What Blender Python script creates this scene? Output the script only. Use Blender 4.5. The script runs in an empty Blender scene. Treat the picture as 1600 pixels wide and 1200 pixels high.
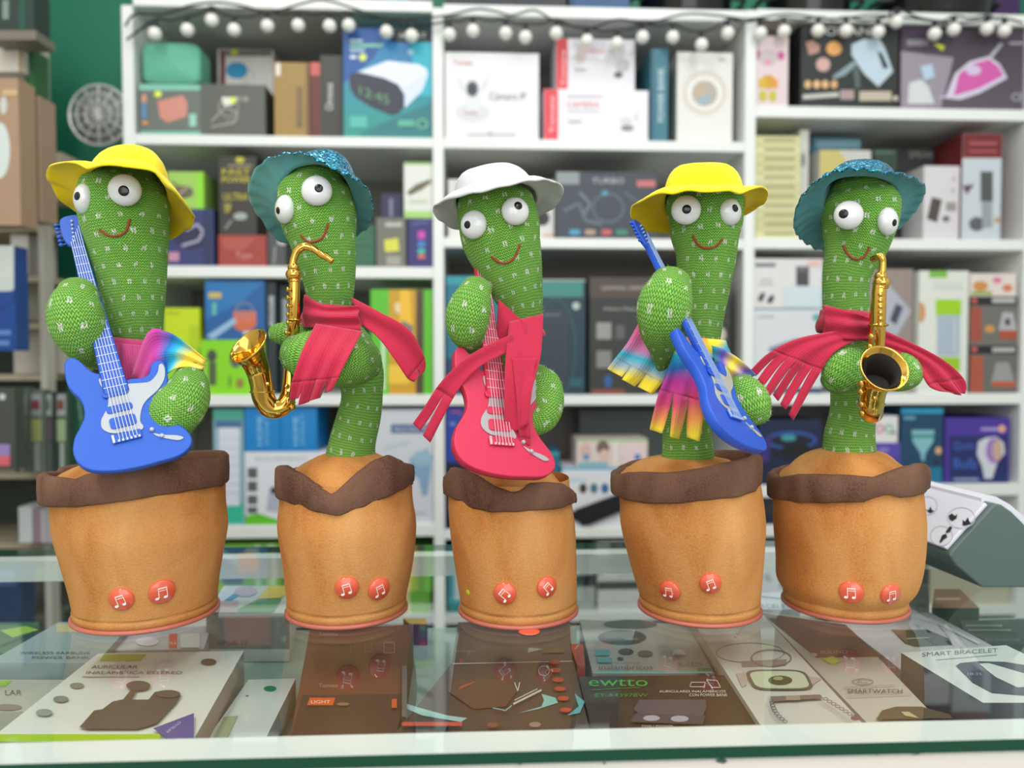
import bpy, math, random
from mathutils import Vector, Matrix
from mathutils.bvhtree import BVHTree
random.seed(7)
SC = bpy.context.scene
COL = SC.collection
PI = math.pi

# ------------------------------------------------------------ camera, world, lights, exposure
FPX = 1200.0                      # focal length in pixels of the 1600-wide frame
PITCH = math.atan(40 / FPX)       # camera tips down a little
CAM = Vector((0, 0, 1.19))        # counter glass is at z = 1.0
cd = bpy.data.cameras.new('camera'); cam = bpy.data.objects.new('camera', cd); COL.objects.link(cam)
cam.location = CAM; cam.rotation_euler = (PI / 2 - PITCH, 0, 0)
cd.sensor_width = 36; cd.lens = 36 * FPX / 1600; cd.clip_start = 0.01
cd.dof.use_dof = True; cd.dof.focus_distance = 0.53; cd.dof.aperture_fstop = 4.8
SC.camera = cam
w = bpy.data.worlds.new('world'); SC.world = w; w.use_nodes = True
w.node_tree.nodes['Background'].inputs[0].default_value = (0.93, 0.97, 1.0, 1)
w.node_tree.nodes['Background'].inputs[1].default_value = 0.62
SC.view_settings.view_transform = 'Standard'; SC.view_settings.look = 'None'
SC.view_settings.exposure = 0.16; SC.view_settings.gamma = 1.0
SC.view_settings.use_curve_mapping = False
SC.cycles.max_bounces = 8; SC.cycles.transparent_max_bounces = 16
SC.cycles.use_denoising = True
SC.cycles.caustics_reflective = False; SC.cycles.caustics_refractive = False
def area(name, loc, rot, sx, sy, power, col=(1, 0.98, 0.95)):
    l = bpy.data.lights.new(name, 'AREA'); l.shape = 'RECTANGLE'; l.size = sx; l.size_y = sy
    l.energy = power; l.color = col
    o = bpy.data.objects.new(name, l); COL.objects.link(o); o.location = loc; o.rotation_euler = rot
    return o
# ceiling tubes of the shop
area('ceiling_tube_light', (-0.7, -0.5, 2.75), (0.30, 0, 0), 0.16, 1.3, 16)
area('ceiling_tube_light', (0.75, -0.5, 2.75), (0.30, 0, 0), 0.16, 1.3, 16)
area('ceiling_tube_light', (0.0, 0.75, 2.85), (0.1, 0, 0), 2.4, 0.14, 8)
# daylight from the open shop front behind the camera
area('shop_front_daylight', (0.4, -2.6, 1.9), (PI / 2 - 0.1, 0, 0.1), 3.2, 2.0, 44, (0.95, 0.98, 1.0))

# ------------------------------------------------------------ pixel of the 1600x1200 photo -> place
RX = Matrix.Rotation(-PITCH, 3, 'X')
def ray(px, py):
    return RX @ Vector(((px - 800) / FPX, 1.0, -(py - 600) / FPX))
def at(px, py, Y):
    d = ray(px, py); return CAM + d * ((Y - CAM.y) / d.y)
def atz(px, py, z):
    d = ray(px, py); return CAM + d * ((z - CAM.z) / d.z)

# ------------------------------------------------------------ colours and materials
def lin(c):
    def f(u):
        u = u / 255.0
        return u / 12.92 if u <= 0.04045 else ((u + 0.055) / 1.055) ** 2.4
    return (f(c[0]), f(c[1]), f(c[2]), 1)
class S:
    """a socket with arithmetic: builds Math nodes"""
    def __init__(s, nt, k): s.nt = nt; s.k = k
    def m(s, op, *a, clamp=False):
        n = s.nt.nodes.new('ShaderNodeMath'); n.operation = op; n.use_clamp = clamp
        for i, x in enumerate((s,) + a):
            if isinstance(x, S): s.nt.links.new(x.k, n.inputs[i])
            else: n.inputs[i].default_value = x
        return S(s.nt, n.outputs[0])
    def __add__(s, o): return s.m('ADD', o)
    def __sub__(s, o): return s.m('SUBTRACT', o)
    def __mul__(s, o): return s.m('MULTIPLY', o)
    def __truediv__(s, o): return s.m('DIVIDE', o)
    def frac(s): return s.m('FRACT')
    def floor(s): return s.m('FLOOR')
    def abs(s): return s.m('ABSOLUTE')
    def sin(s): return s.m('SINE')
    def lt(s, o): return s.m('LESS_THAN', o)
    def gt(s, o): return s.m('GREATER_THAN', o)
MATS = {}
def newmat(key):
    m = bpy.data.materials.new(str(key)); m.use_nodes = True
    MATS[key] = m
    nt = m.node_tree; return m, nt, nt.nodes['Principled BSDF']
def flat(c, rough=0.5, metal=0.0, spec=0.5, sheen=0.0, coat=0.0, bump=0.0, bscale=200.0, var=0.0):
    key = ('paint', tuple(c), rough, metal, spec, sheen, coat, bump, bscale, var)
    if key in MATS: return MATS[key]
    m, nt, b = newmat(key); L = nt.links.new
    b.inputs['Base Color'].default_value = lin(c); b.inputs['Roughness'].default_value = rough
    b.inputs['Metallic'].default_value = metal; b.inputs['Specular IOR Level'].default_value = spec
    b.inputs['Sheen Weight'].default_value = sheen; b.inputs['Coat Weight'].default_value = coat
    if bump or var:
        tc = nt.nodes.new('ShaderNodeTexCoord'); n = nt.nodes.new('ShaderNodeTexNoise')
        n.inputs['Scale'].default_value = bscale; n.inputs['Detail'].default_value = 3
        L(tc.outputs['Object'], n.inputs['Vector'])
        if bump:
            bp = nt.nodes.new('ShaderNodeBump'); bp.inputs['Strength'].default_value = bump
            bp.inputs['Distance'].default_value = 0.001
            L(n.outputs['Fac'], bp.inputs['Height']); L(bp.outputs[0], b.inputs['Normal'])
        if var:
            mx = nt.nodes.new('ShaderNodeMix'); mx.data_type = 'RGBA'
            mx.inputs[6].default_value = lin(c); mx.inputs[7].default_value = lin([max(0, x * (1 - var)) for x in c])
            n2 = nt.nodes.new('ShaderNodeTexNoise'); n2.inputs['Scale'].default_value = bscale / 12
            L(tc.outputs['Object'], n2.inputs['Vector'])
            L(n2.outputs['Fac'], mx.inputs[0]); L(mx.outputs[2], b.inputs['Base Color'])
    return m
def grad(c1, c2, horiz=False):
    """two printed colours blending along the face's own UV"""
    key = ('print', tuple(c1), tuple(c2), horiz)
    if key in MATS: return MATS[key]
    m, nt, b = newmat(key); L = nt.links.new
    uv = nt.nodes.new('ShaderNodeUVMap'); sp = nt.nodes.new('ShaderNodeSeparateXYZ'); L(uv.outputs[0], sp.inputs[0])
    mx = nt.nodes.new('ShaderNodeMix'); mx.data_type = 'RGBA'
    mx.inputs[6].default_value = lin(c1); mx.inputs[7].default_value = lin(c2)
    L(sp.outputs[0 if horiz else 1], mx.inputs[0]); L(mx.outputs[2], b.inputs['Base Color'])
    b.inputs['Roughness'].default_value = 0.4
    return m
def M(c):
    """colour tuple, ('g', c1, c2) print blend, or a material itself"""
    if isinstance(c, bpy.types.Material): return c
    if c[0] == 'g': return grad(c[1], c[2], len(c) > 3)
    return flat(c, 0.45)

# ------------------------------------------------------------ mesh building
class MB:
    def __init__(s): s.v = []; s.f = []; s.mi = []; s.uv = []; s.sm = []; s.mats = []
    def mat(s, m):
        m = M(m)
        if m not in s.mats: s.mats.append(m)
        return s.mats.index(m)
    def add(s, vs, fs, m, uvs=None, smooth=True):
        k = len(s.v); i = s.mat(m); s.v += [Vector(v) for v in vs]
        for j, f in enumerate(fs):
            s.f.append([k + q for q in f]); s.mi.append(i); s.sm.append(smooth)
            s.uv.append(uvs[j] if uvs else None)
    def build(s, name, parent=None, loc=None):
        """one mesh object; vertices are given in world coordinates"""
        if parent is not None: L = parent['_w'] if '_w' in parent else (0, 0, 0); L = Vector(L)
        elif loc is not None: L = Vector(loc)
        else:
            xs = [v.x for v in s.v]; ys = [v.y for v in s.v]; zs = [v.z for v in s.v]
            L = Vector(((min(xs) + max(xs)) / 2, (min(ys) + max(ys)) / 2, min(zs)))
        me = bpy.data.meshes.new(name)
        me.from_pydata([v - L for v in s.v], [], s.f)
        for m in s.mats: me.materials.append(m)
        me.polygons.foreach_set('material_index', s.mi); me.polygons.foreach_set('use_smooth', s.sm)
        if any(s.uv):
            ul = me.uv_layers.new(name='UVMap')
            for p, u in zip(me.polygons, s.uv):
                if u:
                    for li, q in zip(p.loop_indices, u): ul.data[li].uv = q
        me.update()
        o = bpy.data.objects.new(name, me); COL.objects.link(o)
        if parent is not None: o.parent = parent
        else: o.location = L
        if parent is not None: WPOS[o.name] = L
        else: WPOS[o.name] = L
        return o
WPOS = {}
def thing(name, label, cat, loc, group=None):
    o = bpy.data.objects.new(name, None); COL.objects.link(o); o.location = loc; o.empty_display_size = 0.02
    o['_w'] = list(loc); tag(o, label, cat, group); return o
def tag(o, label, cat, group=None):
    o['label'] = label; o['category'] = cat
    if group: o['group'] = group
    return o
def sub(mb, name, part):
    """sub-part: vertices world, child of a part"""
    L = WPOS[part.name]; o = mb.build(name, None, L); o.parent = part; o.location = (0, 0, 0); WPOS[o.name] = L
    return o
def struct(o): o['kind'] = 'structure'; return o
def solid(o, t, off=-1.0, mo=0):
    m = o.modifiers.new('thick', 'SOLIDIFY'); m.thickness = t; m.offset = off; m.material_offset = mo; m.use_even_offset = False
    return o
def bevel(o, w_, n=2):
    m = o.modifiers.new('bevel', 'BEVEL'); m.width = w_; m.segments = n; m.limit_method = 'ANGLE'; m.harden_normals = False
    return o
def cr(P, n, closed=False):
    """Catmull-Rom through lists of floats"""
    out = []; k = len(P); segs = k if closed else k - 1
    for i in range(segs):
        g = (lambda j: P[j % k]) if closed else (lambda j: P[min(max(j, 0), k - 1)])
        a, b, c, d = g(i - 1), g(i), g(i + 1), g(i + 2)
        for q in range(n):
            t = q / n
            out.append([0.5 * (2 * y + (z - x) * t + (2 * x - 5 * y + 4 * z - u) * t * t + (-x + 3 * y - 3 * z + u) * t ** 3)
                        for x, y, z, u in zip(a, b, c, d)])
    if not closed: out.append(list(P[-1]))
    return out
def interp(tab, x):
    if x <= tab[0][0]: return tab[0][1]
    for (a, b), (c, d) in zip(tab, tab[1:]):
        if x <= c:
            t = (x - a) / (c - a) if c > a else 0
            return b + (d - b) * t
    return tab[-1][1]
def loft(mb, pts, m, nseg=40, sub_n=8, cap=(1.0, 1.0), wob=0.0, ref=Vector((0, 1, 0)), flatY=1.0):
    """tube through pts = [(Vector, radius)], rounded ends, UV in metres"""
    P = [[p.x, p.y, p.z, r] for p, r in pts]
    Q = cr(P, sub_n) if len(P) > 2 else P
    C = [Vector(q[:3]) for q in Q]; R = [q[3] for q in Q]
    T = [(C[min(i + 1, len(C) - 1)] - C[max(i - 1, 0)]).normalized() for i in range(len(C))]
    rings = []
    def ringadd(c, t, r):
        a = (ref - t * ref.dot(t))
        if a.length < 0.05: a = Vector((1, 0, 0)) - t * t.x
        a.normalize(); b = t.cross(a); rings.append((c, a, b, r))
    if cap[0]:
        for k in range(6):
            an = PI / 2 * (k + 0.35) / 6.35
            ringadd(C[0] - T[0] * (R[0] * cap[0] * math.cos(an)), T[0], R[0] * math.sin(an))
    for c, t, r in zip(C, T, R): ringadd(c, t, r)
    if cap[1]:
        for k in reversed(range(6)):
            an = PI / 2 * (k + 0.35) / 6.35
            ringadd(C[-1] + T[-1] * (R[-1] * cap[1] * math.cos(an)), T[-1], R[-1] * math.sin(an))
    rm = max(R); circ = 2 * PI * rm * 0.9
    vs = []; fs = []; uvs = []; v = 0.0; vv = []
    for i, (c, a, b, r) in enumerate(rings):
        if i: v += ((c - rings[i - 1][0]).length ** 2 + (r - rings[i - 1][3]) ** 2) ** 0.5
        vv.append(v)
        for j in range(nseg):
            th = 2 * PI * j / nseg
            rr = r * (1 + wob * (math.sin(3 * th + i * 0.35) + 0.6 * math.sin(5 * th - i * 0.5)))
            vs.append(c + a * math.cos(th) * rr * flatY + b * math.sin(th) * rr)
    for i in range(len(rings) - 1):
        for j in range(nseg):
            j2 = (j + 1) % nseg
            fs.append((i * nseg + j, i * nseg + j2, (i + 1) * nseg + j2, (i + 1) * nseg + j))
            u0 = circ * j / nseg; u1 = circ * (j + 1) / nseg
            uvs.append(((u0, vv[i]), (u1, vv[i]), (u1, vv[i + 1]), (u0, vv[i + 1])))
    n0 = len(vs); vs += [rings[0][0], rings[-1][0]]
    for j in range(nseg):
        j2 = (j + 1) % nseg; last = (len(rings) - 1) * nseg
        fs.append((n0, j2, j)); uvs.append(((0, 0),) * 3)
        fs.append((n0 + 1, last + j, last + j2)); uvs.append(((0, vv[-1]),) * 3)
    mb.add(vs, fs, m, uvs)
    return rings
def tube(mb, P, r, m, n=8, sn=4):
    """thin round wire through points"""
    loft(mb, [(Vector(p), r if not isinstance(r, (list, tuple)) else r[i]) for i, p in enumerate(P)], m, n, sn, (0.6, 0.6))
def box(mb, o, ax, ay, az, m, smooth=False):
    """box from corner o with edge vectors"""
    o, ax, ay, az = map(Vector, (o, ax, ay, az))
    vs = [o, o + ax, o + ax + ay, o + ay, o + az, o + ax + az, o + ax + ay + az, o + ay + az]
    fs = [(0, 3, 2, 1), (4, 5, 6, 7), (0, 1, 5, 4), (1, 2, 6, 5), (2, 3, 7, 6), (3, 0, 4, 7)]
    mb.add(vs, fs, m, [((0, 0), (1, 0), (1, 1), (0, 1))] * 6, smooth)
def boxw(mb, x0, x1, y0, y1, z0, z1, m):
    box(mb, (x0, y0, z0), (x1 - x0, 0, 0), (0, y1 - y0, 0), (0, 0, z1 - z0), m)
TXT = {}
def text_mesh(s):
    if s in TXT: return TXT[s]
    c = bpy.data.curves.new('t', 'FONT'); c.body = s; c.size = 1.0; c.resolution_u = 3; c.align_x = 'LEFT'
    o = bpy.data.objects.new('t', c); COL.objects.link(o)
    bpy.context.view_layer.update()
    me = bpy.data.meshes.new_from_object(o.evaluated_get(bpy.context.evaluated_depsgraph_get()))
    vs = [v.co.copy() for v in me.vertices]; fs = [tuple(p.vertices) for p in me.polygons]
    bpy.data.objects.remove(o); bpy.data.curves.remove(c); bpy.data.meshes.remove(me)
    if not vs: vs = [Vector((0, 0, 0))]
    x0 = min(v.x for v in vs); x1 = max(v.x for v in vs); y0 = min(v.y for v in vs); y1 = max(v.y for v in vs)
    h = (y1 - y0) or 1
    TXT[s] = ([((v.x - x0) / h, (v.y - y0) / h) for v in vs], fs, (x1 - x0) / h)
    return TXT[s]
def decals(mb, items, place):
    """flat printing on a face. place(px, py, layer) -> world point. items in photo pixels"""
    for k, it in enumerate(items):
        kind, c = it[0], it[-1]; L = k + 1
        if kind == 'r':
            x0, y0, x1, y1 = it[1:5]
            P = [(x0, y1), (x1, y1), (x1, y0), (x0, y0)]
            mb.add([place(x, y, L) for x, y in P], [(0, 1, 2, 3)], c, [((0, 0), (1, 0), (1, 1), (0, 1))], False)
        elif kind == 'p':
            P = it[1]
            xs = [p[0] for p in P]; ys = [p[1] for p in P]; w_ = max(xs) - min(xs) or 1; h_ = max(ys) - min(ys) or 1
            mb.add([place(x, y, L) for x, y in P], [tuple(range(len(P)))], c,
                   [[((p[0] - min(xs)) / w_, (max(ys) - p[1]) / h_) for p in P]], False)
        elif kind == 'e':
            cx, cy, rx, ry = it[1:5]; n = 20
            mb.add([place(cx + rx * math.cos(2 * PI * i / n), cy - ry * math.sin(2 * PI * i / n), L) for i in range(n)],
                   [tuple(range(n))], c, [[(0.5 + 0.5 * math.cos(2 * PI * i / n), 0.5 + 0.5 * math.sin(2 * PI * i / n)) for i in range(n)]], False)
        elif kind == 'o':    # ring outline
            cx, cy, rx, ry, t = it[1:6]; n = 24
            vs = []
            for i in range(n):
                a = 2 * PI * i / n
                vs += [place(cx + rx * math.cos(a), cy - ry * math.sin(a), L), place(cx + (rx - t) * math.cos(a), cy - (ry - t) * math.sin(a), L)]
            mb.add(vs, [(2 * i, 2 * ((i + 1) % n), 2 * ((i + 1) % n) + 1, 2 * i + 1) for i in range(n)], c, None, False)
        elif kind == 'l':    # line
            P, t = it[1], it[2]
            for (xa, ya), (xb, yb) in zip(P, P[1:]):
                dx, dy = xb - xa, yb - ya; n = math.hypot(dx, dy) or 1; nx, ny = -dy / n * t / 2, dx / n * t / 2
                mb.add([place(xa + nx, ya + ny, L), place(xb + nx, yb + ny, L), place(xb - nx, yb - ny, L), place(xa - nx, ya - ny, L)],
                       [(0, 1, 2, 3)], c, None, False)
        elif kind == 't':    # text, x, y (baseline left), width, height, (slope vector dx,dy per unit width)
            s, x, y, w_, h_ = it[1:6]; ux, uy, vx, vy = (it[6] if len(it) > 7 else (1, 0, 0, -1))
            vs, fs, tw = text_mesh(s)
            mb.add([place(x + (a / tw) * w_ * ux + b * h_ * vx, y + (a / tw) * w_ * uy + b * h_ * vy, L) for a, b in vs], fs, c, None, False)

# ------------------------------------------------------------ special materials
def knit_mat():
    m, nt, b = newmat('green_knit'); L = nt.links.new
    uv = nt.nodes.new('ShaderNodeUVMap'); tc = nt.nodes.new('ShaderNodeTexCoord')
    nz = nt.nodes.new('ShaderNodeTexNoise'); nz.inputs['Scale'].default_value = 130; nz.inputs['Detail'].default_value = 2
    L(tc.outputs['Object'], nz.inputs['Vector'])
    ns = nt.nodes.new('ShaderNodeSeparateColor'); L(nz.outputs['Color'], ns.inputs[0])
    nx = S(nt, ns.outputs[0]) - 0.5; ny = S(nt, ns.outputs[1]) - 0.5
    sp = nt.nodes.new('ShaderNodeSeparateXYZ'); L(uv.outputs[0], sp.inputs[0])
    u = S(nt, sp.outputs[0]); v = S(nt, sp.outputs[1])
    s = u / 0.0019 + nx * 1.3; t = v / 0.0020 + ny * 1.3
    fs = s.frac() - 0.5
    t2 = t + fs.abs() * 1.5
    stripe = (t2 * (2 * PI)).sin() * 0.5 + 0.5
    col = (fs.abs() * (2 * PI)).sin() * 0.5 + 0.5
    h = stripe * (col * 0.7 + 0.3)
    # white flecks in staggered rows
    sv = v / 0.0116 + ny * 0.25; row = sv.floor()
    su = u / 0.0130 + (row * 0.5).frac() + nx * 0.3
    fx = su.frac() - 0.5; fy = sv.frac() - 0.5
    n2 = nt.nodes.new('ShaderNodeTexNoise'); n2.inputs['Scale'].default_value = 900; n2.inputs['Detail'].default_value = 1
    L(tc.outputs['Object'], n2.inputs['Vector'])
    n2s = S(nt, n2.outputs['Fac'])
    stroke = ((fx.abs() - 0.066).abs() + (n2s - 0.5) * 0.12).lt(0.046)
    fl = stroke * (fy.abs() + (n2s - 0.5) * 0.35).lt(0.135)
    rnd = nt.nodes.new('ShaderNodeTexWhiteNoise'); rnd.noise_dimensions = '2D'
    cb = nt.nodes.new('ShaderNodeCombineXYZ'); L(su.floor().k, cb.inputs[0]); L(row.k, cb.inputs[1]); L(cb.outputs[0], rnd.inputs['Vector'])
    fl = fl * S(nt, rnd.outputs['Value']).gt(0.08)
    # stray white fibres
    n3 = nt.nodes.new('ShaderNodeTexNoise'); n3.inputs['Scale'].default_value = 260; n3.inputs['Detail'].default_value = 4
    n3.inputs['Roughness'].default_value = 0.8; L(tc.outputs['Object'], n3.inputs['Vector'])
    fib = (S(nt, n3.outputs['Fac']) - 0.6).m('MULTIPLY', 5.0, clamp=True) * 0.3
    rp = nt.nodes.new('ShaderNodeValToRGB'); L(h.k, rp.inputs[0])  # darker green in the stitch gaps puts their shade into the colour
    e = rp.color_ramp.elements; e[0].position = 0.1; e[0].color = lin((70, 140, 30)); e[1].position = 0.85; e[1].color = lin((182, 238, 110))
    e2 = rp.color_ramp.elements.new(0.45); e2.color = lin((126, 202, 62))
    big = nt.nodes.new('ShaderNodeTexNoise'); big.inputs['Scale'].default_value = 28; L(tc.outputs['Object'], big.inputs['Vector'])
    mb_ = nt.nodes.new('ShaderNodeMix'); mb_.data_type = 'RGBA'; mb_.blend_type = 'MULTIPLY'; mb_.inputs[0].default_value = 0.5
    L(rp.outputs[0], mb_.inputs[6])
    rb = nt.nodes.new('ShaderNodeValToRGB'); L(big.outputs['Fac'], rb.inputs[0])
    rb.color_ramp.elements[0].position = 0.35; rb.color_ramp.elements[0].color = (0.62, 0.85, 0.5, 1)
    rb.color_ramp.elements[1].position = 0.65; rb.color_ramp.elements[1].color = (1, 1, 1, 1)
    L(rb.outputs[0], mb_.inputs[7])
    mw = nt.nodes.new('ShaderNodeMix'); mw.data_type = 'RGBA'; mw.inputs[7].default_value = lin((232, 240, 220))
    L(mb_.outputs[2], mw.inputs[6]); L(fl.m('MAXIMUM', fib).k, mw.inputs[0])
    L(mw.outputs[2], b.inputs['Base Color'])
    bp = nt.nodes.new('ShaderNodeBump'); bp.inputs['Strength'].default_value = 0.9; bp.inputs['Distance'].default_value = 0.0012
    L((h + fl * 0.6).k, bp.inputs['Height']); L(bp.outputs[0], b.inputs['Normal'])
    b.inputs['Roughness'].default_value = 0.8; b.inputs['Sheen Weight'].default_value = 0.06
    return m
def plush_mat(key, ca, cb_, cc, sheen=0.35):
    m, nt, b = newmat(key); L = nt.links.new
    tc = nt.nodes.new('ShaderNodeTexCoord')
    n1 = nt.nodes.new('ShaderNodeTexNoise'); n1.inputs['Scale'].default_value = 22; n1.inputs['Detail'].default_value = 5
    n1.inputs['Distortion'].default_value = 0.6
    n2 = nt.nodes.new('ShaderNodeTexNoise'); n2.inputs['Scale'].default_value = 750; n2.inputs['Detail'].default_value = 2
    mp = nt.nodes.new('ShaderNodeMapping'); mp.inputs['Scale'].default_value = (1, 1, 0.55)
    L(tc.outputs['Object'], mp.inputs[0]); L(mp.outputs[0], n1.inputs['Vector']); L(tc.outputs['Object'], n2.inputs['Vector'])
    f = S(nt, n1.outputs['Fac']) * 1.0 + (S(nt, n2.outputs['Fac']) - 0.5) * 0.35
    rp = nt.nodes.new('ShaderNodeValToRGB'); L(f.k, rp.inputs[0]); e = rp.color_ramp.elements  # mottled tones put the nap's directional shading into the colour
    e[0].position = 0.28; e[0].color = lin(ca); e[1].position = 0.72; e[1].color = lin(cc)
    e2 = e.new(0.46); e2.color = lin(cb_)
    L(rp.outputs[0], b.inputs['Base Color'])
    bp = nt.nodes.new('ShaderNodeBump'); bp.inputs['Strength'].default_value = 0.5; bp.inputs['Distance'].default_value = 0.0006
    L((f + S(nt, n2.outputs['Fac']) * 0.8).k, bp.inputs['Height']); L(bp.outputs[0], b.inputs['Normal'])
    b.inputs['Roughness'].default_value = 0.9; b.inputs['Sheen Weight'].default_value = sheen
    b.inputs['Sheen Roughness'].default_value = 0.4; b.inputs['Sheen Tint'].default_value = lin(cc)
    b.inputs['Specular IOR Level'].default_value = 0.2
    return m
def cloth_mat(key, c, rib=0.0012, tone=None, ramp=None, sheen=0.2):
    """woven cloth with ribs across its length; ramp = dyed colour bands along UV.y"""
    m, nt, b = newmat(key); L = nt.links.new
    uv = nt.nodes.new('ShaderNodeUVMap'); tc = nt.nodes.new('ShaderNodeTexCoord')
    sp = nt.nodes.new('ShaderNodeSeparateXYZ'); L(uv.outputs[0], sp.inputs[0])
    n = nt.nodes.new('ShaderNodeTexNoise'); n.inputs['Scale'].default_value = 500; L(tc.outputs['Object'], n.inputs['Vector'])
    nf = S(nt, n.outputs['Fac'])
    st = ((S(nt, sp.outputs[0]) * (110.0)).sin() * 0.5 + 0.5) * 0.6 + nf * 0.6
    if ramp:
        n4 = nt.nodes.new('ShaderNodeTexNoise'); n4.inputs['Scale'].default_value = 40; L(tc.outputs['Object'], n4.inputs['Vector'])
        v = S(nt, sp.outputs[1]) + (S(nt, n4.outputs['Fac']) - 0.5) * 0.16 + (S(nt, sp.outputs[0]) - 0.5) * 0.18
        rp = nt.nodes.new('ShaderNodeValToRGB'); L(v.k, rp.inputs[0]); e = rp.color_ramp.elements
        e[0].position = ramp[0][0]; e[0].color = lin(ramp[0][1]); e[1].position = ramp[-1][0]; e[1].color = lin(ramp[-1][1])
        for p, cc in ramp[1:-1]: q = e.new(p); q.color = lin(cc)
        src = rp.outputs[0]
    else:
        mx = nt.nodes.new('ShaderNodeMix'); mx.data_type = 'RGBA'
        mx.inputs[6].default_value = lin([x * 0.86 for x in c]); mx.inputs[7].default_value = lin(c)
        L(st.k, mx.inputs[0]); src = mx.outputs[2]
    L(src, b.inputs['Base Color'])
    bp = nt.nodes.new('ShaderNodeBump'); bp.inputs['Strength'].default_value = 0.35; bp.inputs['Distance'].default_value = 0.0006
    L(st.k, bp.inputs['Height']); L(bp.outputs[0], b.inputs['Normal'])
    b.inputs['Roughness'].default_value = 0.85; b.inputs['Sheen Weight'].default_value = sheen
    b.inputs['Specular IOR Level'].default_value = 0.25
    return m
def glitter_mat():
    m, nt, b = newmat('teal_glitter'); L = nt.links.new
    tc = nt.nodes.new('ShaderNodeTexCoord'); v = nt.nodes.new('ShaderNodeTexVoronoi'); v.inputs['Scale'].default_value = 900
    L(tc.outputs['Object'], v.inputs['Vector'])
    rp = nt.nodes.new('ShaderNodeValToRGB'); sc = nt.nodes.new('ShaderNodeSeparateColor'); L(v.outputs['Color'], sc.inputs[0])
    L(sc.outputs[0], rp.inputs[0]); e = rp.color_ramp.elements
    e[0].color = lin((8, 70, 100)); e[1].color = lin((150, 235, 250)); q = e.new(0.55); q.color = lin((20, 140, 180))
    L(rp.outputs[0], b.inputs['Base Color'])
    vm = nt.nodes.new('ShaderNodeVectorMath'); vm.operation = 'SUBTRACT'; L(v.outputs['Color'], vm.inputs[0]); vm.inputs[1].default_value = (0.5, 0.5, 0.5)
    g = nt.nodes.new('ShaderNodeNewGeometry')
    va = nt.nodes.new('ShaderNodeVectorMath'); va.operation = 'ADD'; L(vm.outputs[0], va.inputs[0]); L(g.outputs['Normal'], va.inputs[1])
    vn = nt.nodes.new('ShaderNodeVectorMath'); vn.operation = 'NORMALIZE'; L(va.outputs[0], vn.inputs[0]); L(vn.outputs[0], b.inputs['Normal'])
    b.inputs['Metallic'].default_value = 0.8; b.inputs['Roughness'].default_value = 0.25
    return m
def glass_mat(key, tint, ior=1.5, gloss=0.0):
    m = bpy.data.materials.new(key); m.use_nodes = True; MATS[key] = m
    nt = m.node_tree; nt.nodes.clear(); L = nt.links.new
    o = nt.nodes.new('ShaderNodeOutputMaterial'); mx = nt.nodes.new('ShaderNodeMixShader')
    t = nt.nodes.new('ShaderNodeBsdfTransparent'); t.inputs[0].default_value = (*tint, 1)
    g = nt.nodes.new('ShaderNodeBsdfGlossy'); g.inputs['Roughness'].default_value = 0.0
    g.inputs['Color'].default_value = (0.92, 0.97, 0.95, 1)
    f = nt.nodes.new('ShaderNodeFresnel'); f.inputs[0].default_value = ior
    geo = nt.nodes.new('ShaderNodeNewGeometry')
    fac = ((S(nt, f.outputs[0]) + gloss) * (S(nt, geo.outputs['Backfacing']) * -1.0 + 1.0)).m('MULTIPLY', 1.0, clamp=True)
    L(fac.k, mx.inputs[0]); L(t.outputs[0], mx.inputs[1]); L(g.outputs[0], mx.inputs[2]); L(mx.outputs[0], o.inputs[0])
    return m
KNIT = knit_mat()
POT = plush_mat('orange_plush', (180, 110, 52), (200, 136, 74), (214, 158, 98), 0.2)
CUFF = plush_mat('brown_plush', (84, 54, 40), (112, 80, 64), (128, 96, 78), 0.25)
GLITTER = glitter_mat()
GOLD = flat((224, 178, 82), 0.12, 1.0)
GOLD_DARK = flat((120, 70, 15), 0.3, 0.8)
EYEW = flat((226, 228, 228), 0.16, 0, 0.6, coat=0.5)
BLACK = flat((12, 12, 16), 0.18)
PINKC = cloth_mat('crimson_cloth', (198, 42, 72))
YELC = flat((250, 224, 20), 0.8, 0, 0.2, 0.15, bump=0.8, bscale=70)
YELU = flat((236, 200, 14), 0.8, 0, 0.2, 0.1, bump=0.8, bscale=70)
WHTC = flat((208, 208, 211), 0.85, 0, 0.2, 0.15, bump=0.9, bscale=80)
TEALC = flat((90, 158, 162), 0.85, 0, 0.2, 0.2, bump=0.5, bscale=120, var=0.12)
BTN = flat((232, 98, 70), 0.2, 0, 0.5, coat=0.6)
WHITE_INK = flat((250, 240, 232), 0.4)
THREAD = flat((150, 62, 36), 0.8)
WHITEP = flat((232, 236, 234), 0.35, var=0.03, bscale=60)
GLASS = glass_mat('counter_glass', (0.955, 0.982, 0.972))
GLASSE = flat((4, 62, 42), 0.3, 0, 0.25)

# ------------------------------------------------------------ shop: floor, walls, counter case
ROT = math.radians(2.8); SO = Vector((0, 1.752, 0))
SX = Vector((math.cos(ROT), math.sin(ROT), 0)); SY = Vector((-math.sin(ROT), math.cos(ROT), 0)); SZ = Vector((0, 0, 1))
def SW(x, y, z): return SO + SX * x + SY * y + SZ * z         # shelf frame -> world
def SP(px, py, d=0.0):
    """photo pixel on the upright plane d behind the shelf fronts -> shelf frame (x, z)"""
    r = ray(px, py); q = SO + SY * d - CAM; t = q.dot(SY) / r.dot(SY); p = CAM + r * t - SO
    return p.dot(SX), p.z
def sbox(mb, x0, x1, y0, y1, z0, z1, m):
    box(mb, SW(x0, y0, z0), SX * (x1 - x0), SY * (y1 - y0), SZ * (z1 - z0), m)

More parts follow.
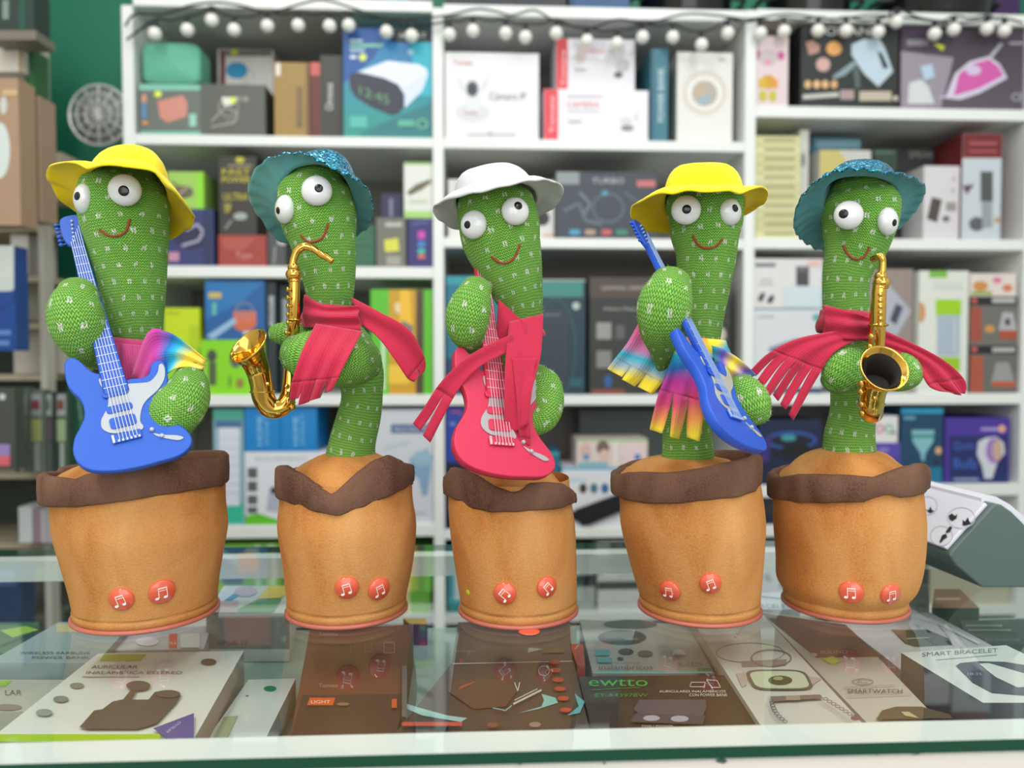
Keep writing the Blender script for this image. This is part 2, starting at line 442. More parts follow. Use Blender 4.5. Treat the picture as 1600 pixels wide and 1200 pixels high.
FLOORM = flat((150, 150, 146), 0.35, var=0.1, bscale=12)
mb = MB(); boxw(mb, -2.6, 2.6, -3.0, 2.6, -0.05, 0, FLOORM); struct(mb.build('floor'))
GREENW = flat((12, 120, 90), 0.5, bump=0.2, bscale=25, var=0.12)
SD = 0.34
mb = MB(); sbox(mb, -1.25, 1.6, SD + 0.02, SD + 0.08, 0, 2.7, GREENW); struct(mb.build('wall_back'))
mb = MB(); boxw(mb, -1.36, -1.30, -2.8, 2.2, 0, 2.7, flat((206, 202, 190), 0.7, bump=0.1)); struct(mb.build('wall_left'))
mb = MB(); boxw(mb, 1.62, 1.68, -2.8, 2.2, 0, 2.7, flat((214, 214, 208), 0.7, bump=0.1)); struct(mb.build('wall_right'))

# display shelving
WS = flat((236, 240, 236), 0.32, 0, 0.45, var=0.03, bscale=40)
BACKM = flat((132, 124, 118), 0.6)
sh = thing('display_shelving', 'tall white open shelving behind the counter, full of boxed electronics', 'shelving', tuple(SW(0, 0.17, 0)))
xu = [(SP(197, 500)[0], SP(215, 500)[0]), (SP(677, 500)[0], SP(694, 500)[0]), (SP(1161, 500)[0], SP(1178, 500)[0]), (SP(1598, 500)[0], SP(1616, 500)[0])]
for (a, b), a_px in zip(xu, (206, 685, 1170, 1607)):
    mb = MB(); sbox(mb, a, b, 0, SD, 0, SP((a_px), 6 + a_px * .008)[1], WS); bevel(mb.build('upright', sh), 0.0015, 1)
def zz(px, py): return SP(px, py)[1]
levels = [[(0, 18, 640), (212, 228, 450), (416, 434, 450), (617, 634, 450), (821, 841, 450)],
          [(10, 28, 900), (218, 234, 900), (372, 388, 900), (617, 633, 900), (826, 841, 900)],
          [(18, 36, 1400), (168, 186, 1400), (373, 390, 1400), (615, 632, 1400), (757, 776, 1400), (820, 838, 1300)]]
ZL = []
for (bay, lv) in enumerate(levels):
    zl = []
    a = xu[bay][1]; b = xu[bay + 1][0]
    for y0, y1, px in lv:
        z1, z0 = zz(px, y0), zz(px, y1); zl.append((z0, z1))
        mb = MB(); sbox(mb, a, b, 0.001, SD, z0, z1, WS); bevel(mb.build('shelf_board', sh), 0.0015, 1)
    for z in (0.60, 0.32, 0.08):
        mb = MB(); sbox(mb, a, b, 0.001, SD, z - 0.02, z, WS); mb.build('shelf_board', sh)
    mb = MB(); sbox(mb, a, b, SD - 0.004, SD + 0.004, 0, zl[0][0], BACKM if bay else flat((112, 112, 100), 0.6)); mb.build('back_panel', sh)
    ZL.append(zl)

# counter display case
FR = flat((228, 230, 226), 0.35)
LIP = flat((212, 206, 198), 0.5, var=0.05, bscale=40)
case = thing('display_case', 'white framed counter case with a thick greenish glass top', 'display case', (0, 0.58, 0))
CR = math.radians(2.8)
FY = atz(800, 1173, 1.0).y - 0.001; BY = atz(800, 850, 1.0).y; CW = 1.05
CX = Vector((math.cos(CR), -math.sin(CR) * -1, 0)); CYv = Vector((-CX.y, CX.x, 0))
CO = Vector((0, FY, 0))
def cbox(mb, x0, x1, y0, y1, z0, z1, m): box(mb, CO + CX * x0 + CYv * y0 + SZ * z0, CX * (x1 - x0), CYv * (y1 - y0), SZ * (z1 - z0), m)
DEP = BY - FY
mb = MB(); cbox(mb, -CW, CW, 0, DEP, 0.9940, 1.0, GLASS)
for i, nrm in enumerate(mb.f):
    pass
g = mb
ge = g.mat(GLASSE)
for i in range(6):     # polished green edges all round
    if i not in (0, 1): g.mi[i] = ge
g.build('glass_top', case)
zf = 0.9935
mb = MB(); cbox(mb, -CW, CW, 0.003, 0.035, zf - 0.024, zf, FR); bevel(mb.build('front_rail', case), 0.001, 1)
mb = MB(); cbox(mb, -CW, CW, DEP - 0.02, DEP - 0.001, zf - 0.02, zf, FR); mb.build('back_rail', case)
mb = MB(); cbox(mb, -CW, CW, -0.040, 0.004, 0.945, 0.9925, LIP); bevel(mb.build('front_lip', case), 0.003, 2)
mb = MB(); cbox(mb, -CW, CW, -0.01, 0.0, 0.0, 0.945, LIP); mb.build('front_panel', case)
for s in (-1, 1):
    mb = MB(); cbox(mb, s * CW - 0.01, s * CW + 0.01, 0, DEP, 0, zf, FR); mb.build('side_panel', case)
SHZ = 0.925
mb = MB(); cbox(mb, -CW, CW, 0.028, DEP - 0.03, SHZ - 0.008, SHZ, flat((150, 172, 162), 0.25)); mb.build('inner_shelf', case)
mb = MB(); cbox(mb, -CW, CW, 0, DEP, 0.45, 0.47, FR); mb.build('inner_shelf', case)
mb = MB()
rnd = random.Random(5)
for px, py, rx, ry in ((1128, 1189, 9, 3.5), (944, 1192, 3, 1.5), (812, 1193, 4, 1.2), (1370, 1178, 3, 1.5), (1430, 1177, 8, 1.2), (805, 1187, 2, 1)):
    p = atz(px, py, 0.9928); P = [Vector((p.x + rx * 0.0003 * math.cos(a) * rnd.uniform(.7, 1.2), p.y + ry * 0.0007 * math.sin(a) * rnd.uniform(.7, 1.2), 0.9928)) for a in [2 * PI * i / 9 for i in range(9)]]
    mb.add(P, [tuple(range(9))], flat((60, 84, 84), 0.6), None, False)
mb.build('paint_chips', case)

# ------------------------------------------------------------ the dancing cactus toys
def sil(prof, Y, k=0.985):
    return [(at((a + b) / 2, py, Y), (b - a) / 2 * Y / FPX * k) for py, a, b in prof]
def fuzz(mb, rings, nseg, n, ln, m):
    """loose fibres standing off a lofted surface"""
    for _ in range(n):
        i = random.randint(1, len(rings) - 2); c, a, b, r = rings[i]; th = random.uniform(0, 2 * PI)
        nrm = (a * math.cos(th) + b * math.sin(th)); p = c + nrm * r * 0.995
        d = (nrm + Vector((random.uniform(-1, 1), random.uniform(-1, 1), random.uniform(-1, 1))) * 0.9).normalized()
        s_ = d.cross(Vector((0.3, 1, 0.2))).normalized() * 0.00008
        q = p + d * random.uniform(0.4, 1) * ln
        mb.add([p - s_, p + s_, q], [(0, 1, 2)], m, None, False)
FIB = flat((196, 226, 150), 0.8)
def knit(name, parent, pts, n=48, sn=8, cap=(1, 1), nf=350, flatY=1.0):
    mb = MB(); r = loft(mb, pts, KNIT, n, sn, cap, 0.008, flatY=flatY); bv = BVHTree.FromPolygons(mb.v, mb.f)
    fuzz(mb, r, n, nf, 0.0026, FIB)
    return mb.build(name, parent), bv
def hit(bv, px, py, off=0.0):
    d = ray(px, py).normalized(); loc, nrm, _, _ = bv.ray_cast(CAM, d)
    if loc is None: return None, None
    if nrm.dot(d) > 0: nrm = -nrm
    return loc + nrm * off, nrm
def dome(mb, c, nrm, rx, h, m, up=Vector((0, 0, 1)), full=True):
    """flattened ball: radius rx across, h along nrm"""
    nrm = nrm.normalized(); a = (up - nrm * up.dot(nrm)).normalized(); b = nrm.cross(a); n = 28; k = 14
    vs = []; fs = []
    for i in range(k + 1):
        ph = PI * i / k if full else PI / 2 * i / k
        for j in range(n):
            th = 2 * PI * j / n
            vs.append(c + nrm * math.cos(ph) * h + (a * math.cos(th) + b * math.sin(th)) * rx * math.sin(ph))
    for i in range(k):
        for j in range(n): fs.append((i * n + j, i * n + (j + 1) % n, (i + 1) * n + (j + 1) % n, (i + 1) * n + j))
    mb.add(vs, fs, m)
def eye(parent, px, py, Yd, r, nx, nz, ppx, ppy, pr, depth=0.62):
    """googly eye whose front centre faces (nx, -1, nz)"""
    N = Vector((nx, -1, nz)).normalized(); R = r * Yd / FPX; c = at(px, py, Yd)
    mb = MB(); dome(mb, c, N, R, R * depth, EYEW); bv = BVHTree.FromPolygons(mb.v, mb.f)
    e = mb.build('eye', parent)
    p, n = hit(bv, ppx, ppy)
    if p is None: p, n = c + N * R * depth, N
    mb = MB(); dome(mb, p - n * 0.0002, n, pr * Yd / FPX, 0.0008, BLACK)
    sub(mb, 'pupil', e)
def note(place, ang, s):
    """beamed pair of quavers in a unit frame, drawn with polygons"""
    out = []
    def rot(x, y): return (x * math.cos(ang) - y * math.sin(ang), x * math.sin(ang) + y * math.cos(ang))
    def poly(P): out.append([rot(x, y) for x, y in P])
    for sx in (-0.42, 0.34):
        poly([(sx - 0.12 + 0.2 * math.cos(t) , -0.48 + 0.14 * math.sin(t)) for t in [2 * PI * i / 12 for i in range(12)]])
        poly([(sx + 0.02, -0.48), (sx + 0.09, -0.48), (sx + 0.09, 0.5), (sx + 0.02, 0.5)])
    poly([(-0.40, 0.42), (0.43, 0.42), (0.43, 0.56), (-0.40, 0.56)])
    poly([(-0.40, 0.2), (0.43, 0.2), (0.43, 0.27), (-0.40, 0.27)])
    return [[place(x * s, y * s) for x, y in P] for P in out]
def button(parent, bv, px, py, r, ang, Yd):
    p, n = hit(bv, px, py, 0.0003)
    if p is None: return
    R = r * (p.y) / FPX
    mb = MB(); a = (Vector((0, 0, 1)) - n * n.z).normalized(); b = a.cross(n).normalized()
    if b.x < 0: b = -b
    N_ = 32; vs = []; fs = []
    prof = [(1.0, -0.0006), (1.0, 0.0006), (0.93, 0.0014), (0.0, 0.0018)]
    for rr, h in prof:
        for j in range(N_):
            th = 2 * PI * j / N_; vs.append(p + n * h + (a * math.sin(th) + b * math.cos(th)) * R * max(rr, 0.001))
    for i in range(len(prof) - 1):
        for j in range(N_): fs.append((i * N_ + j, i * N_ + (j + 1) % N_, (i + 1) * N_ + (j + 1) % N_, (i + 1) * N_ + j))
    mb.add(vs, fs, BTN); o = mb.build('button', parent)
    mb = MB()
    for P in note(lambda x, y: p + n * 0.0022 + (b * x + a * y) * R, ang, 0.82): mb.add(P, [tuple(range(len(P)))], WHITE_INK, None, False)
    sub(mb, 'music_note', o)
def mouth(parent, bv, P):
    pts = []
    for x, y in [(q[0], q[1]) for q in cr([list(p) for p in P], 5)]:
        p, n = hit(bv, x, y, 0.0002)
        if p is not None: pts.append(p)
    mb = MB(); tube(mb, pts, 0.0009, THREAD, 6, 1); mb.build('mouth', parent)
def ring3(ctrl, Y, n):
    return [at(x, y, Y + d) for x, y, d in cr([[a, b, c / 1000.0] for a, b, c in ctrl], n, True)]
def hat(parent, Y, band, edge, top, m_out, m_in, ripple=0.0, folds=16):
    """bucket hat: band ring, brim edge ring (photo px + depth in mm), crown top"""
    A = ring3(band, Y, 12); B = ring3(edge, Y, 12); n = 96
    # resample both to n
    def res(R): return [R[int(i * len(R) / n)] for i in range(n)]
    A = res(A); B = res(B); cA = sum(A, Vector()) / n; T = at(top[0], top[1], Y + top[2] / 1000.0)
    ax = (T - cA)
    rows = []
    for k in range(9, 0, -1):                      # crown from top to band
        t = k / 9.0; rr = math.cos(t * PI / 2) ** 0.48 if t < 1 else 0.02; hh = math.sin(t * PI / 2)
        rows.append([cA + (a - cA) * max(rr, 0.02) + ax * hh for a in A])
    rows.append(A)
    for k in range(1, 9):
        t = k / 8.0; row = []
        for i, (a, b) in enumerate(zip(A, B)):
            p = a.lerp(b, t)
            p = p + Vector((0, 0, 1)) * (ripple * t * math.sin(i / n * 2 * PI * folds + 0.5 * math.sin(i * 0.35)) + 0.003 * math.sin(t * PI))
            row.append(p)
        rows.append(row)
    mb = MB(); vs = [p for r in rows for p in r]; fs = []; uv = []
    for i in range(len(rows) - 1):
        for j in range(n):
            fs.append((i * n + j, (i + 1) * n + j, (i + 1) * n + (j + 1) % n, i * n + (j + 1) % n))
            uv.append(((j / n, i / 17), (j / n, (i + 1) / 17), ((j + 1) / n, (i + 1) / 17), ((j + 1) / n, i / 17)))
    vs.append(cA + ax * 1.0); q = len(vs) - 1
    for j in range(n): fs.append((q, j, (j + 1) % n)); uv.append(((0, 0),) * 3)
    mb.add(vs, fs, m_out, uv); mb.mat(m_in)
    o = mb.build('hat', parent); solid(o, 0.0012, 0.0, 1); return o
def ribbon(mb, Y, L, R, m, n=18, w=14, fringe=0, gap=0.25, flen=0.3, fold=0.002, nf=3, bulge=0.0, seed=1):
    """cloth tail between a left and a right edge (photo px + depth mm); fringe cut at its end"""
    rnd = random.Random(seed)
    k = max(len(L), len(R))
    Lp = cr([list(map(float, p)) for p in L], max(2, n // (len(L) - 1))); Rp = cr([list(map(float, p)) for p in R], max(2, n // (len(R) - 1)))
    n = min(len(Lp), len(Rp)) - 1
    Lp = [Lp[round(i * (len(Lp) - 1) / n)] for i in range(n + 1)]; Rp = [Rp[round(i * (len(Rp) - 1) / n)] for i in range(n + 1)]
    LW = [at(p[0], p[1], Y + p[2] / 1000) for p in Lp]; RW = [at(p[0], p[1], Y + p[2] / 1000) for p in Rp]
    ext = [rnd.uniform(-0.1, 0.12) for _ in range(max(fringe, 1))]
    def P(u, v):
        i = min(int(v * n), n - 1); t = v * n - i
        a = LW[i].lerp(LW[i + 1], t); b = RW[i].lerp(RW[i + 1], t)
        p = a.lerp(b, u)
        return p + Vector((0, -1, 0)) * (fold * math.sin(u * PI * 2 * nf + v * 3) * (0.4 + 0.6 * v) + bulge * math.sin(u * PI))
    def grid(u0, u1, v0, v1, nu, nv, du0=0.0, du1=0.0):
        vs = []; fs = []; uv = []
        for i in range(nv + 1):
            v = v0 + (v1 - v0) * i / nv; s = i / nv
            for j in range(nu + 1):
                u = (u0 + du0 * s) + ((u1 + du1 * s) - (u0 + du0 * s)) * j / nu
                vs.append(P(min(max(u, 0), 1), min(v, 1)) + (LW[n] - LW[n - 1]).lerp(RW[n] - RW[n - 1], u) * max(0, v - 1) * n)
        for i in range(nv):
            for j in range(nu):
                q = i * (nu + 1) + j; fs.append((q, q + 1, q + nu + 2, q + nu + 1))
                def U(a, b): return (u0 + (u1 - u0) * b / nu, v0 + (v1 - v0) * a / nv)
                uv.append((U(i, j), U(i, j + 1), U(i + 1, j + 1), U(i + 1, j)))
        mb.add(vs, fs, m, uv)
    vf = 1 - flen if fringe else 1
    grid(0, 1, 0, vf, w, n)
    for f in range(fringe):
        a, b = f / fringe, (f + 1) / fringe; g = gap / fringe / 2
        grid(a, b, vf, 1 + ext[f], 4, 8, g + rnd.uniform(-.3, .3) * g, -g + rnd.uniform(-.3, .3) * g)
def wrap(mb, Y, cx, py0, py1, r0, r1, m, tilt=0.0):
    """band of cloth round the neck with folds"""
    n = 48; rows = []
    for k in range(9):
        t = k / 8.0; row = []
        for j in range(n):
            th = 2 * PI * j / n
            r = (r0 + (r1 - r0) * t + 3.5 * math.sin(t * PI) + 1.4 * math.sin(th * 2 + t * 7)) * Y / FPX
            py = py0 + (py1 - py0) * t + tilt * math.sin(th)
            c = at(cx, py, Y); row.append(c + Vector((math.sin(th) * r, -math.cos(th) * r, 0)))
        rows.append(row)
    vs = [p for r in rows for p in r]; fs = []; uv = []
    for i in range(8):
        for j in range(n):
            fs.append((i * n + j, i * n + (j + 1) % n, (i + 1) * n + (j + 1) % n, (i + 1) * n + j))
            uv.append(((i / 8, j / n), (i / 8, (j + 1) / n), ((i + 1) / 8, (j + 1) / n), ((i + 1) / 8, j / n)))
    mb.add(vs, fs, m, uv)

def pot(root, Y, prof, cuff_top, cuff_bot, cL, cR, stem, mound_py, bk=-12):
    """plush flower pot: sack, rolled dark cuff, earth-coloured mound, base plate"""
    mb = MB(); S_ = sil(prof, Y); S_ = [q for q in S_[:-1] if q[0].z > 1.018] + S_[-1:]
    base_c = Vector((S_[-1][0].x, Y, 1.0)); R0 = S_[-1][1]
    S_[-1] = (Vector((base_c.x, Y, 1.010)), R0)
    pts = [(p, r) for p, r in S_]
    n = 96; rows = []
    Q = cr([[p.x, p.y, p.z, r] for p, r in pts], 10)
    for i, q in enumerate(Q):
        row = []; t = i / len(Q)
        for j in range(n):
            th = 2 * PI * j / n
            rr = q[3] * (1 + 0.010 * math.sin(3 * th + 2.2 * t + root_seed) * (1 - t) + 0.006 * math.sin(7 * th + 5 * t + root_seed * 2))
            row.append(Vector((q[0] + rr * math.sin(th), q[1] - rr * math.cos(th), q[2])))
        rows.append(row)
    # stitched hem: small groove then foot
    for rr, z in ((0.985, 1.0095), (1.005, 1.008), (1.0, 1.0042), (0.96, 1.003)):
        rows.append([Vector((base_c.x + R0 * rr * math.sin(2 * PI * j / n), Y - R0 * rr * math.cos(2 * PI * j / n), z)) for j in range(n)])
    vs = [p for r in rows for p in r]; fs = []
    for i in range(len(rows) - 1):
        for j in range(n): fs.append((i * n + j, (i + 1) * n + j, (i + 1) * n + (j + 1) % n, i * n + (j + 1) % n))
    mb.add(vs, fs, POT); bv = BVHTree.FromPolygons(mb.v, mb.f)
    # mound on top
    po = mb.build('pot', root)
    Rt = (cR - cL) / 2 * Y / FPX; cx = (cL + cR) / 2
    zt = at(cx, sum(p[1] for p in cuff_top) / len(cuff_top) + 14, Y).z
    tc_ = Vector((at(cx, 740, Y).x, Y, zt)); sc_ = at(stem[0], mound_py, Y)
    mb = MB(); rows = []
    for k in range(12):
        t = k / 11.0; rr = (Rt - 0.004) * (1 - t) + (stem[1] * Y / FPX * 0.8) * t
        z = zt + (sc_.z - zt) * math.sin(t * PI / 2) ** 0.9
        c = Vector((tc_.x + (sc_.x - tc_.x) * t, Y, z))
        rows.append([c + Vector((rr * math.sin(2 * PI * j / n), -rr * math.cos(2 * PI * j / n), 0.0015 * math.sin(5 * 2 * PI * j / n + k) * (1 - t))) for j in range(n)])
    vs = [p for r in rows for p in r]; fs = []
    for i in range(len(rows) - 1):
        for j in range(n): fs.append((i * n + j, i * n + (j + 1) % n, (i + 1) * n + (j + 1) % n, (i + 1) * n + j))
    fs.append(tuple(len(vs) - n + j for j in range(n)))
    mb.add(vs, fs, POT); mb.build('earth_mound', root)
    # cuff
    mb = MB(); rows = [[] for _ in range(9)]
    for j in range(n):
        th = 2 * PI * j / n; sx = math.sin(th); front = math.cos(th)
        px = cx + (cR - cL) / 2 * sx
        if front >= -0.05:
            pt = interp(cuff_top, px); pb = interp(cuff_bot, px); Yj = Y - Rt * max(front, 0)
            zt_ = at(px, pt, Yj).z; zb_ = at(px, pb, Yj).z
            front_z = (zt_, zb_)
        else:
            l = at(cL, cuff_top[0][1], Y).z; r = at(cR, cuff_top[-1][1], Y).z
            lb = at(cL, cuff_bot[0][1], Y).z; rb = at(cR, cuff_bot[-1][1], Y).z
            t = (sx + 1) / 2; zt_ = l + (r - l) * t + bk * -0.0002; zb_ = lb + (rb - lb) * t
        hgt = zt_ - zb_; zm = (zt_ + zb_) / 2
        prof_ = [(-0.0020, 0.02), (0.0018, 0.0), (0.0030, 0.07), (0.0034, 0.5), (0.0030, 0.90), (0.0014, 0.98), (-0.0014, 1.0), (-0.0040, 0.93), (-0.0050, 0.55)]
        wv = 0.0012 * math.sin(6 * th + root_seed) + 0.0006 * math.sin(17 * th)
        for k, (dr, tt) in enumerate(prof_):
            r = Rt + dr - 0.002 + wv
            rows[k].append(Vector((tc_.x + r * sx, Y - r * math.cos(th), zb_ + hgt * tt)))
    vs = [p for r in rows for p in r]; fs = []
    for i in range(8):
        for j in range(n): fs.append((i * n + j, i * n + (j + 1) % n, (i + 1) * n + (j + 1) % n, (i + 1) * n + j))
    mb.add(vs, fs, CUFF); mb.build('pot_cuff', root)
    # base plate
    mb = MB(); rows = []
    for rr, z in ((0.0, 1.0004), (1.01, 1.0004), (1.035, 1.0012), (1.035, 1.0028), (1.01, 1.0036), (0.0, 1.0036)):
        rows.append([Vector((base_c.x + R0 * rr * math.sin(2 * PI * j / n), Y - R0 * rr * math.cos(2 * PI * j / n), z)) for j in range(n)])
    vs = [p for r in rows for p in r]; fs = []
    for i in range(len(rows) - 1):
        for j in range(n): fs.append((i * n + j, i * n + (j + 1) % n, (i + 1) * n + (j + 1) % n, (i + 1) * n + j))
    mb.add(vs, fs, flat((190, 108, 88), 0.4)); mb.build('base_plate', root)
    return bv
root_seed = 0.0
def toy(label, cx, front, hw):
    p = atz(cx, front, 1.0); R = hw * p.y / FPX / (1 - hw / FPX)
    Y = p.y + R; c = at(cx, 955, Y)
    r = thing('dancing_cactus_toy', label, 'cactus toy', (c.x, Y, 1.0), None)
    return r, Y

RAIN = lambda k, r: cloth_mat('rainbow_cloth_' + k, (0, 0, 0), ramp=r)
YE, CY, BL, MG, PK, OR = (246, 222, 60), (40, 180, 205), (40, 110, 190), (196, 60, 160), (226, 96, 150), (246, 160, 90)

# ---- 1: yellow hat, blue guitar seen from the front
t1, Y1 = toy('dancing cactus toy in yellow hat and rainbow scarf behind the frontal blue guitar, leftmost', 228, 996, 107); root_seed = 0.3
bvp = pot(t1, Y1, [(745, 90, 346), (789, 94, 347), (826, 98, 351), (867, 108, 345), (908, 118, 339), (940, 122, 337), (956, 124, 336)],
          [(85, 736), (120, 741), (150, 746), (186, 750), (194, 744), (260, 729), (320, 716), (347, 716)],
          [(85, 780), (105, 789), (150, 793), (193, 793), (260, 783), (320, 770), (347, 760)], 85, 348, (212, 36), 712)
body, b1 = knit('cactus_body', t1, [(at(*p[:2], Y1), p[2] * Y1 / FPX) for p in
    [(198, 272, 44), (196, 286, 58), (194, 305, 65), (195, 340, 65), (201, 382, 58), (206, 430, 50), (211, 480, 43), (216, 520, 35), (216, 550, 29), (214, 600, 30), (212, 660, 34), (212, 722, 38)]], cap=(0.6, 0))
mouth(t1, b1, [(156, 359), (168, 367), (182, 369), (196, 362), (203, 343)])
eye(t1, 195, 297, Y1 - 0.030, 25, 0.12, 0.0, 193, 298, 8)
eye(t1, 131, 311, Y1 - 0.024, 24, -1.5, 0.05, 120, 306, 6.5)
hat(t1, Y1, [(130, 300, 0), (137, 272, -20), (160, 258, -34), (200, 254, -38), (238, 266, -30), (259, 292, -12), (262, 325, 15), (245, 345, 34), (200, 350, 42), (150, 340, 34), (134, 322, 18)],
    [(73, 268, 0), (92, 252, -25), (118, 258, -42), (150, 262, -54), (200, 258, -60), (242, 272, -54), (268, 298, -38), (300, 330, -8), (303, 345, 8), (290, 362, 24), (260, 375, 36), (200, 372, 60), (124, 336, 36), (95, 312, 22), (78, 286, 10)],
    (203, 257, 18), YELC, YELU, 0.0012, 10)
a1, _ = knit('arm', t1, [(at(x, y, Y1 + d), r * Y1 / FPX) for x, y, d, r in [(122, 458, -.040, 27), (118, 482, -.044, 36), (122, 510, -.044, 37), (133, 538, -.038, 29), (150, 560, -.024, 18)]], cap=(0.8, 0.8))
a1, _ = knit('arm', t1, [(at(x, y, Y1 + d), r * Y1 / FPX) for x, y, d, r in [(298, 580, -.026, 18), (295, 603, -.034, 29), (288, 625, -.040, 35), (268, 648, -.044, 37), (252, 662, -.046, 32)]], cap=(0.8, 0.5))
mb = MB(); R1 = RAIN('a', [(0.0, PK), (0.3, MG), (0.5, BL), (0.62, CY), (0.8, YE), (1.0, (250, 224, 110))])
wrap(mb, Y1, 214, 530, 565, 38, 42, cloth_mat('magenta_cloth', (205, 66, 120)), 4)
ribbon(mb, Y1, [(205, 590, -34), (232, 520, -38), (262, 518, -34), (292, 536, -30), (322, 562, -24)], [(228, 612, -32), (246, 600, -36), (262, 585, -38), (285, 574, -36), (318, 578, -30)], R1, fold=0.003, nf=2)
ribbon(mb, Y1, [(172, 535, -26), (176, 560, -28), (182, 590, -28)], [(232, 540, -32), (232, 572, -32), (230, 606, -30)], cloth_mat('pink_cloth', (214, 80, 140)), fold=0.002)
solid(mb.build('scarf', t1), 0.0007, 0)
button(t1, bvp, 190, 936, 19, 0.30, Y1); button(t1, bvp, 253, 924, 20, 0.12, Y1)

# ---- 2: teal glitter hat, sax in profile
t2, Y2 = toy('dancing cactus toy in teal hat with crimson scarf and saxophone pointing left, second from left', 543, 988, 97); root_seed = 1.7
bvp = pot(t2, Y2, [(745, 440, 644), (781, 438, 646), (822, 435, 652), (879, 443, 647), (935, 447, 639), (956, 449, 636)],
          [(437, 742), (448, 727), (462, 727), (490, 741), (520, 757), (543, 773), (560, 757), (580, 738), (600, 722), (621, 710), (634, 718), (645, 735)],
          [(437, 774), (475, 787), (520, 800), (552, 806), (587, 793), (620, 775), (645, 758)], 437, 645, (548, 36), 708)
body, b2 = knit('cactus_body', t2, [(at(x, y, Y2), r * Y2 / FPX) for x, y, r in
    [(494, 278, 44), (493, 295, 55), (494, 320, 58), (500, 350, 57), (506, 380, 50), (512, 420, 43), (516, 455, 37), (517, 485, 32), (524, 512, 33), (543, 545, 40), (561, 580, 38), (566, 616, 32), (560, 654, 34), (551, 691, 36), (547, 720, 39)]], cap=(0.6, 0))
mouth(t2, b2, [(471, 368), (479, 376), (490, 378), (505, 370), (512, 350)])
eye(t2, 495, 298, Y2 - 0.028, 24, 0.1, 0.12, 498, 294, 6.5)
eye(t2, 445, 327, Y2 - 0.021, 22.5, -1.3, 0.0, 434, 329, 5.5)
hat(t2, Y2, [(436, 318, 0), (441, 285, -14), (462, 262, -24), (498, 256, -28), (532, 270, -22), (550, 300, -5), (554, 335, 14), (540, 362, 30), (500, 372, 38), (455, 358, 30), (438, 340, 14)],
    [(388, 290, 10), (404, 258, -10), (435, 242, -28), (475, 240, -40), (500, 252, -46), (530, 268, -42), (556, 280, -34), (576, 298, -20), (583, 328, 0), (577, 352, 20), (558, 368, 36), (510, 392, 55), (438, 376, 46), (412, 348, 34), (393, 318, 24)],
    (508, 272, 26), GLITTER, TEALC, 0.0010, 22)
mb = MB()
knit('arm', t2, [(at(x, y, Y2 + d), r * Y2 / FPX) for x, y, d, r in [(462, 552, -.040, 28), (480, 556, -.042, 37), (505, 560, -.036, 40), (540, 562, -.022, 41), (562, 565, -.008, 36)]], cap=(0.7, 0.8))
knit('arm', t2, [(at(x, y, Y2 + d), r * Y2 / FPX) for x, y, d, r in [(430, 520, -.006, 14), (445, 522, -.006, 19), (470, 524, 0.0, 20), (500, 524, .006, 22)]], cap=(0.7, 0.8), nf=150)
wrap(mb, Y2, 518, 478, 515, 38, 44, PINKC, 3)
ribbon(mb, Y2, [(476, 460, -30), (510, 478, -38), (560, 478, -38)], [(476, 512, -30), (510, 512, -42), (566, 520, -38)], PINKC, fold=0.003, nf=2, bulge=0.004)
ribbon(mb, Y2, [(494, 506, -50), (474, 545, -68), (459, 590, -74), (450, 632, -72)], [(566, 518, -44), (548, 552, -66), (532, 585, -72), (520, 612, -72)], PINKC, fringe=4, gap=0.2, flen=0.28, fold=0.0025)
ribbon(mb, Y2, [(548, 464, -26), (592, 487, -34), (640, 515, -36), (664, 560, -34), (663, 580, -34)], [(566, 508, -34), (592, 528, -38), (616, 560, -38), (638, 592, -36), (650, 598, -36)], PINKC, fringe=2, gap=0.2, flen=0.25, fold=0.003, nf=1, seed=4)
solid(mb.build('scarf', t2), 0.0007, 0)
button(t2, bvp, 542, 918, 18.5, 0.25, Y2); button(t2, bvp, 592, 920, 18.5, 0.35, Y2)

# ---- 3: white hat, pink guitar
t3, Y3 = toy('dancing cactus toy in white hat holding the pink guitar, middle of the row', 810, 987, 94); root_seed = 2.9
bvp = pot(t3, Y3, [(745, 700, 890), (778, 698, 894), (822, 700, 900), (873, 707, 902), (918, 712, 904), (956, 717, 903)],
          [(697, 745), (708, 729), (742, 741), (777, 761), (800, 770), (812, 768), (828, 756), (850, 754), (876, 755), (890, 762), (899, 776)],
          [(697, 772), (742, 795), (770, 800), (811, 800), (862, 796), (899, 786)], 697, 899, (795, 34), 722)
body, b3 = knit('cactus_body', t3, [(at(x, y, Y3), r * Y3 / FPX) for x, y, r in
    [(772, 290, 44), (773, 308, 57), (777, 335, 62), (783, 370, 62), (795, 410, 53), (807, 449, 42), (816, 480, 33), (818, 508, 27), (810, 550, 27), (802, 600, 30), (796, 660, 33), (796, 728, 36)]], cap=(0.6, 0))
mouth(t3, b3, [(768, 401), (779, 409), (791, 411), (804, 402), (812, 382)])
eye(t3, 805, 330, Y3 - 0.030, 22, 0.25, 0.05, 810, 321, 6.5)
eye(t3, 740, 351, Y3 - 0.026, 22.5, -0.55, 0.0, 730, 351, 6)
hat(t3, Y3, [(712, 318, 0), (718, 302, -18), (740, 294, -30), (775, 286, -36), (808, 284, -30), (828, 290, -16), (838, 302, 0), (835, 320, 20), (800, 335, 34), (760, 342, 34), (725, 336, 18)],
    [(677, 325, 0), (690, 316, -22), (720, 306, -44), (760, 298, -56), (800, 288, -56), (835, 282, -44), (862, 283, -26), (880, 295, -6), (872, 318, 14), (845, 336, 34), (800, 345, 55), (755, 352, 55), (717, 359, 36), (695, 350, 20), (680, 338, 8)],
    (768, 270, 4), WHTC, WHTC, 0.0004, 14)
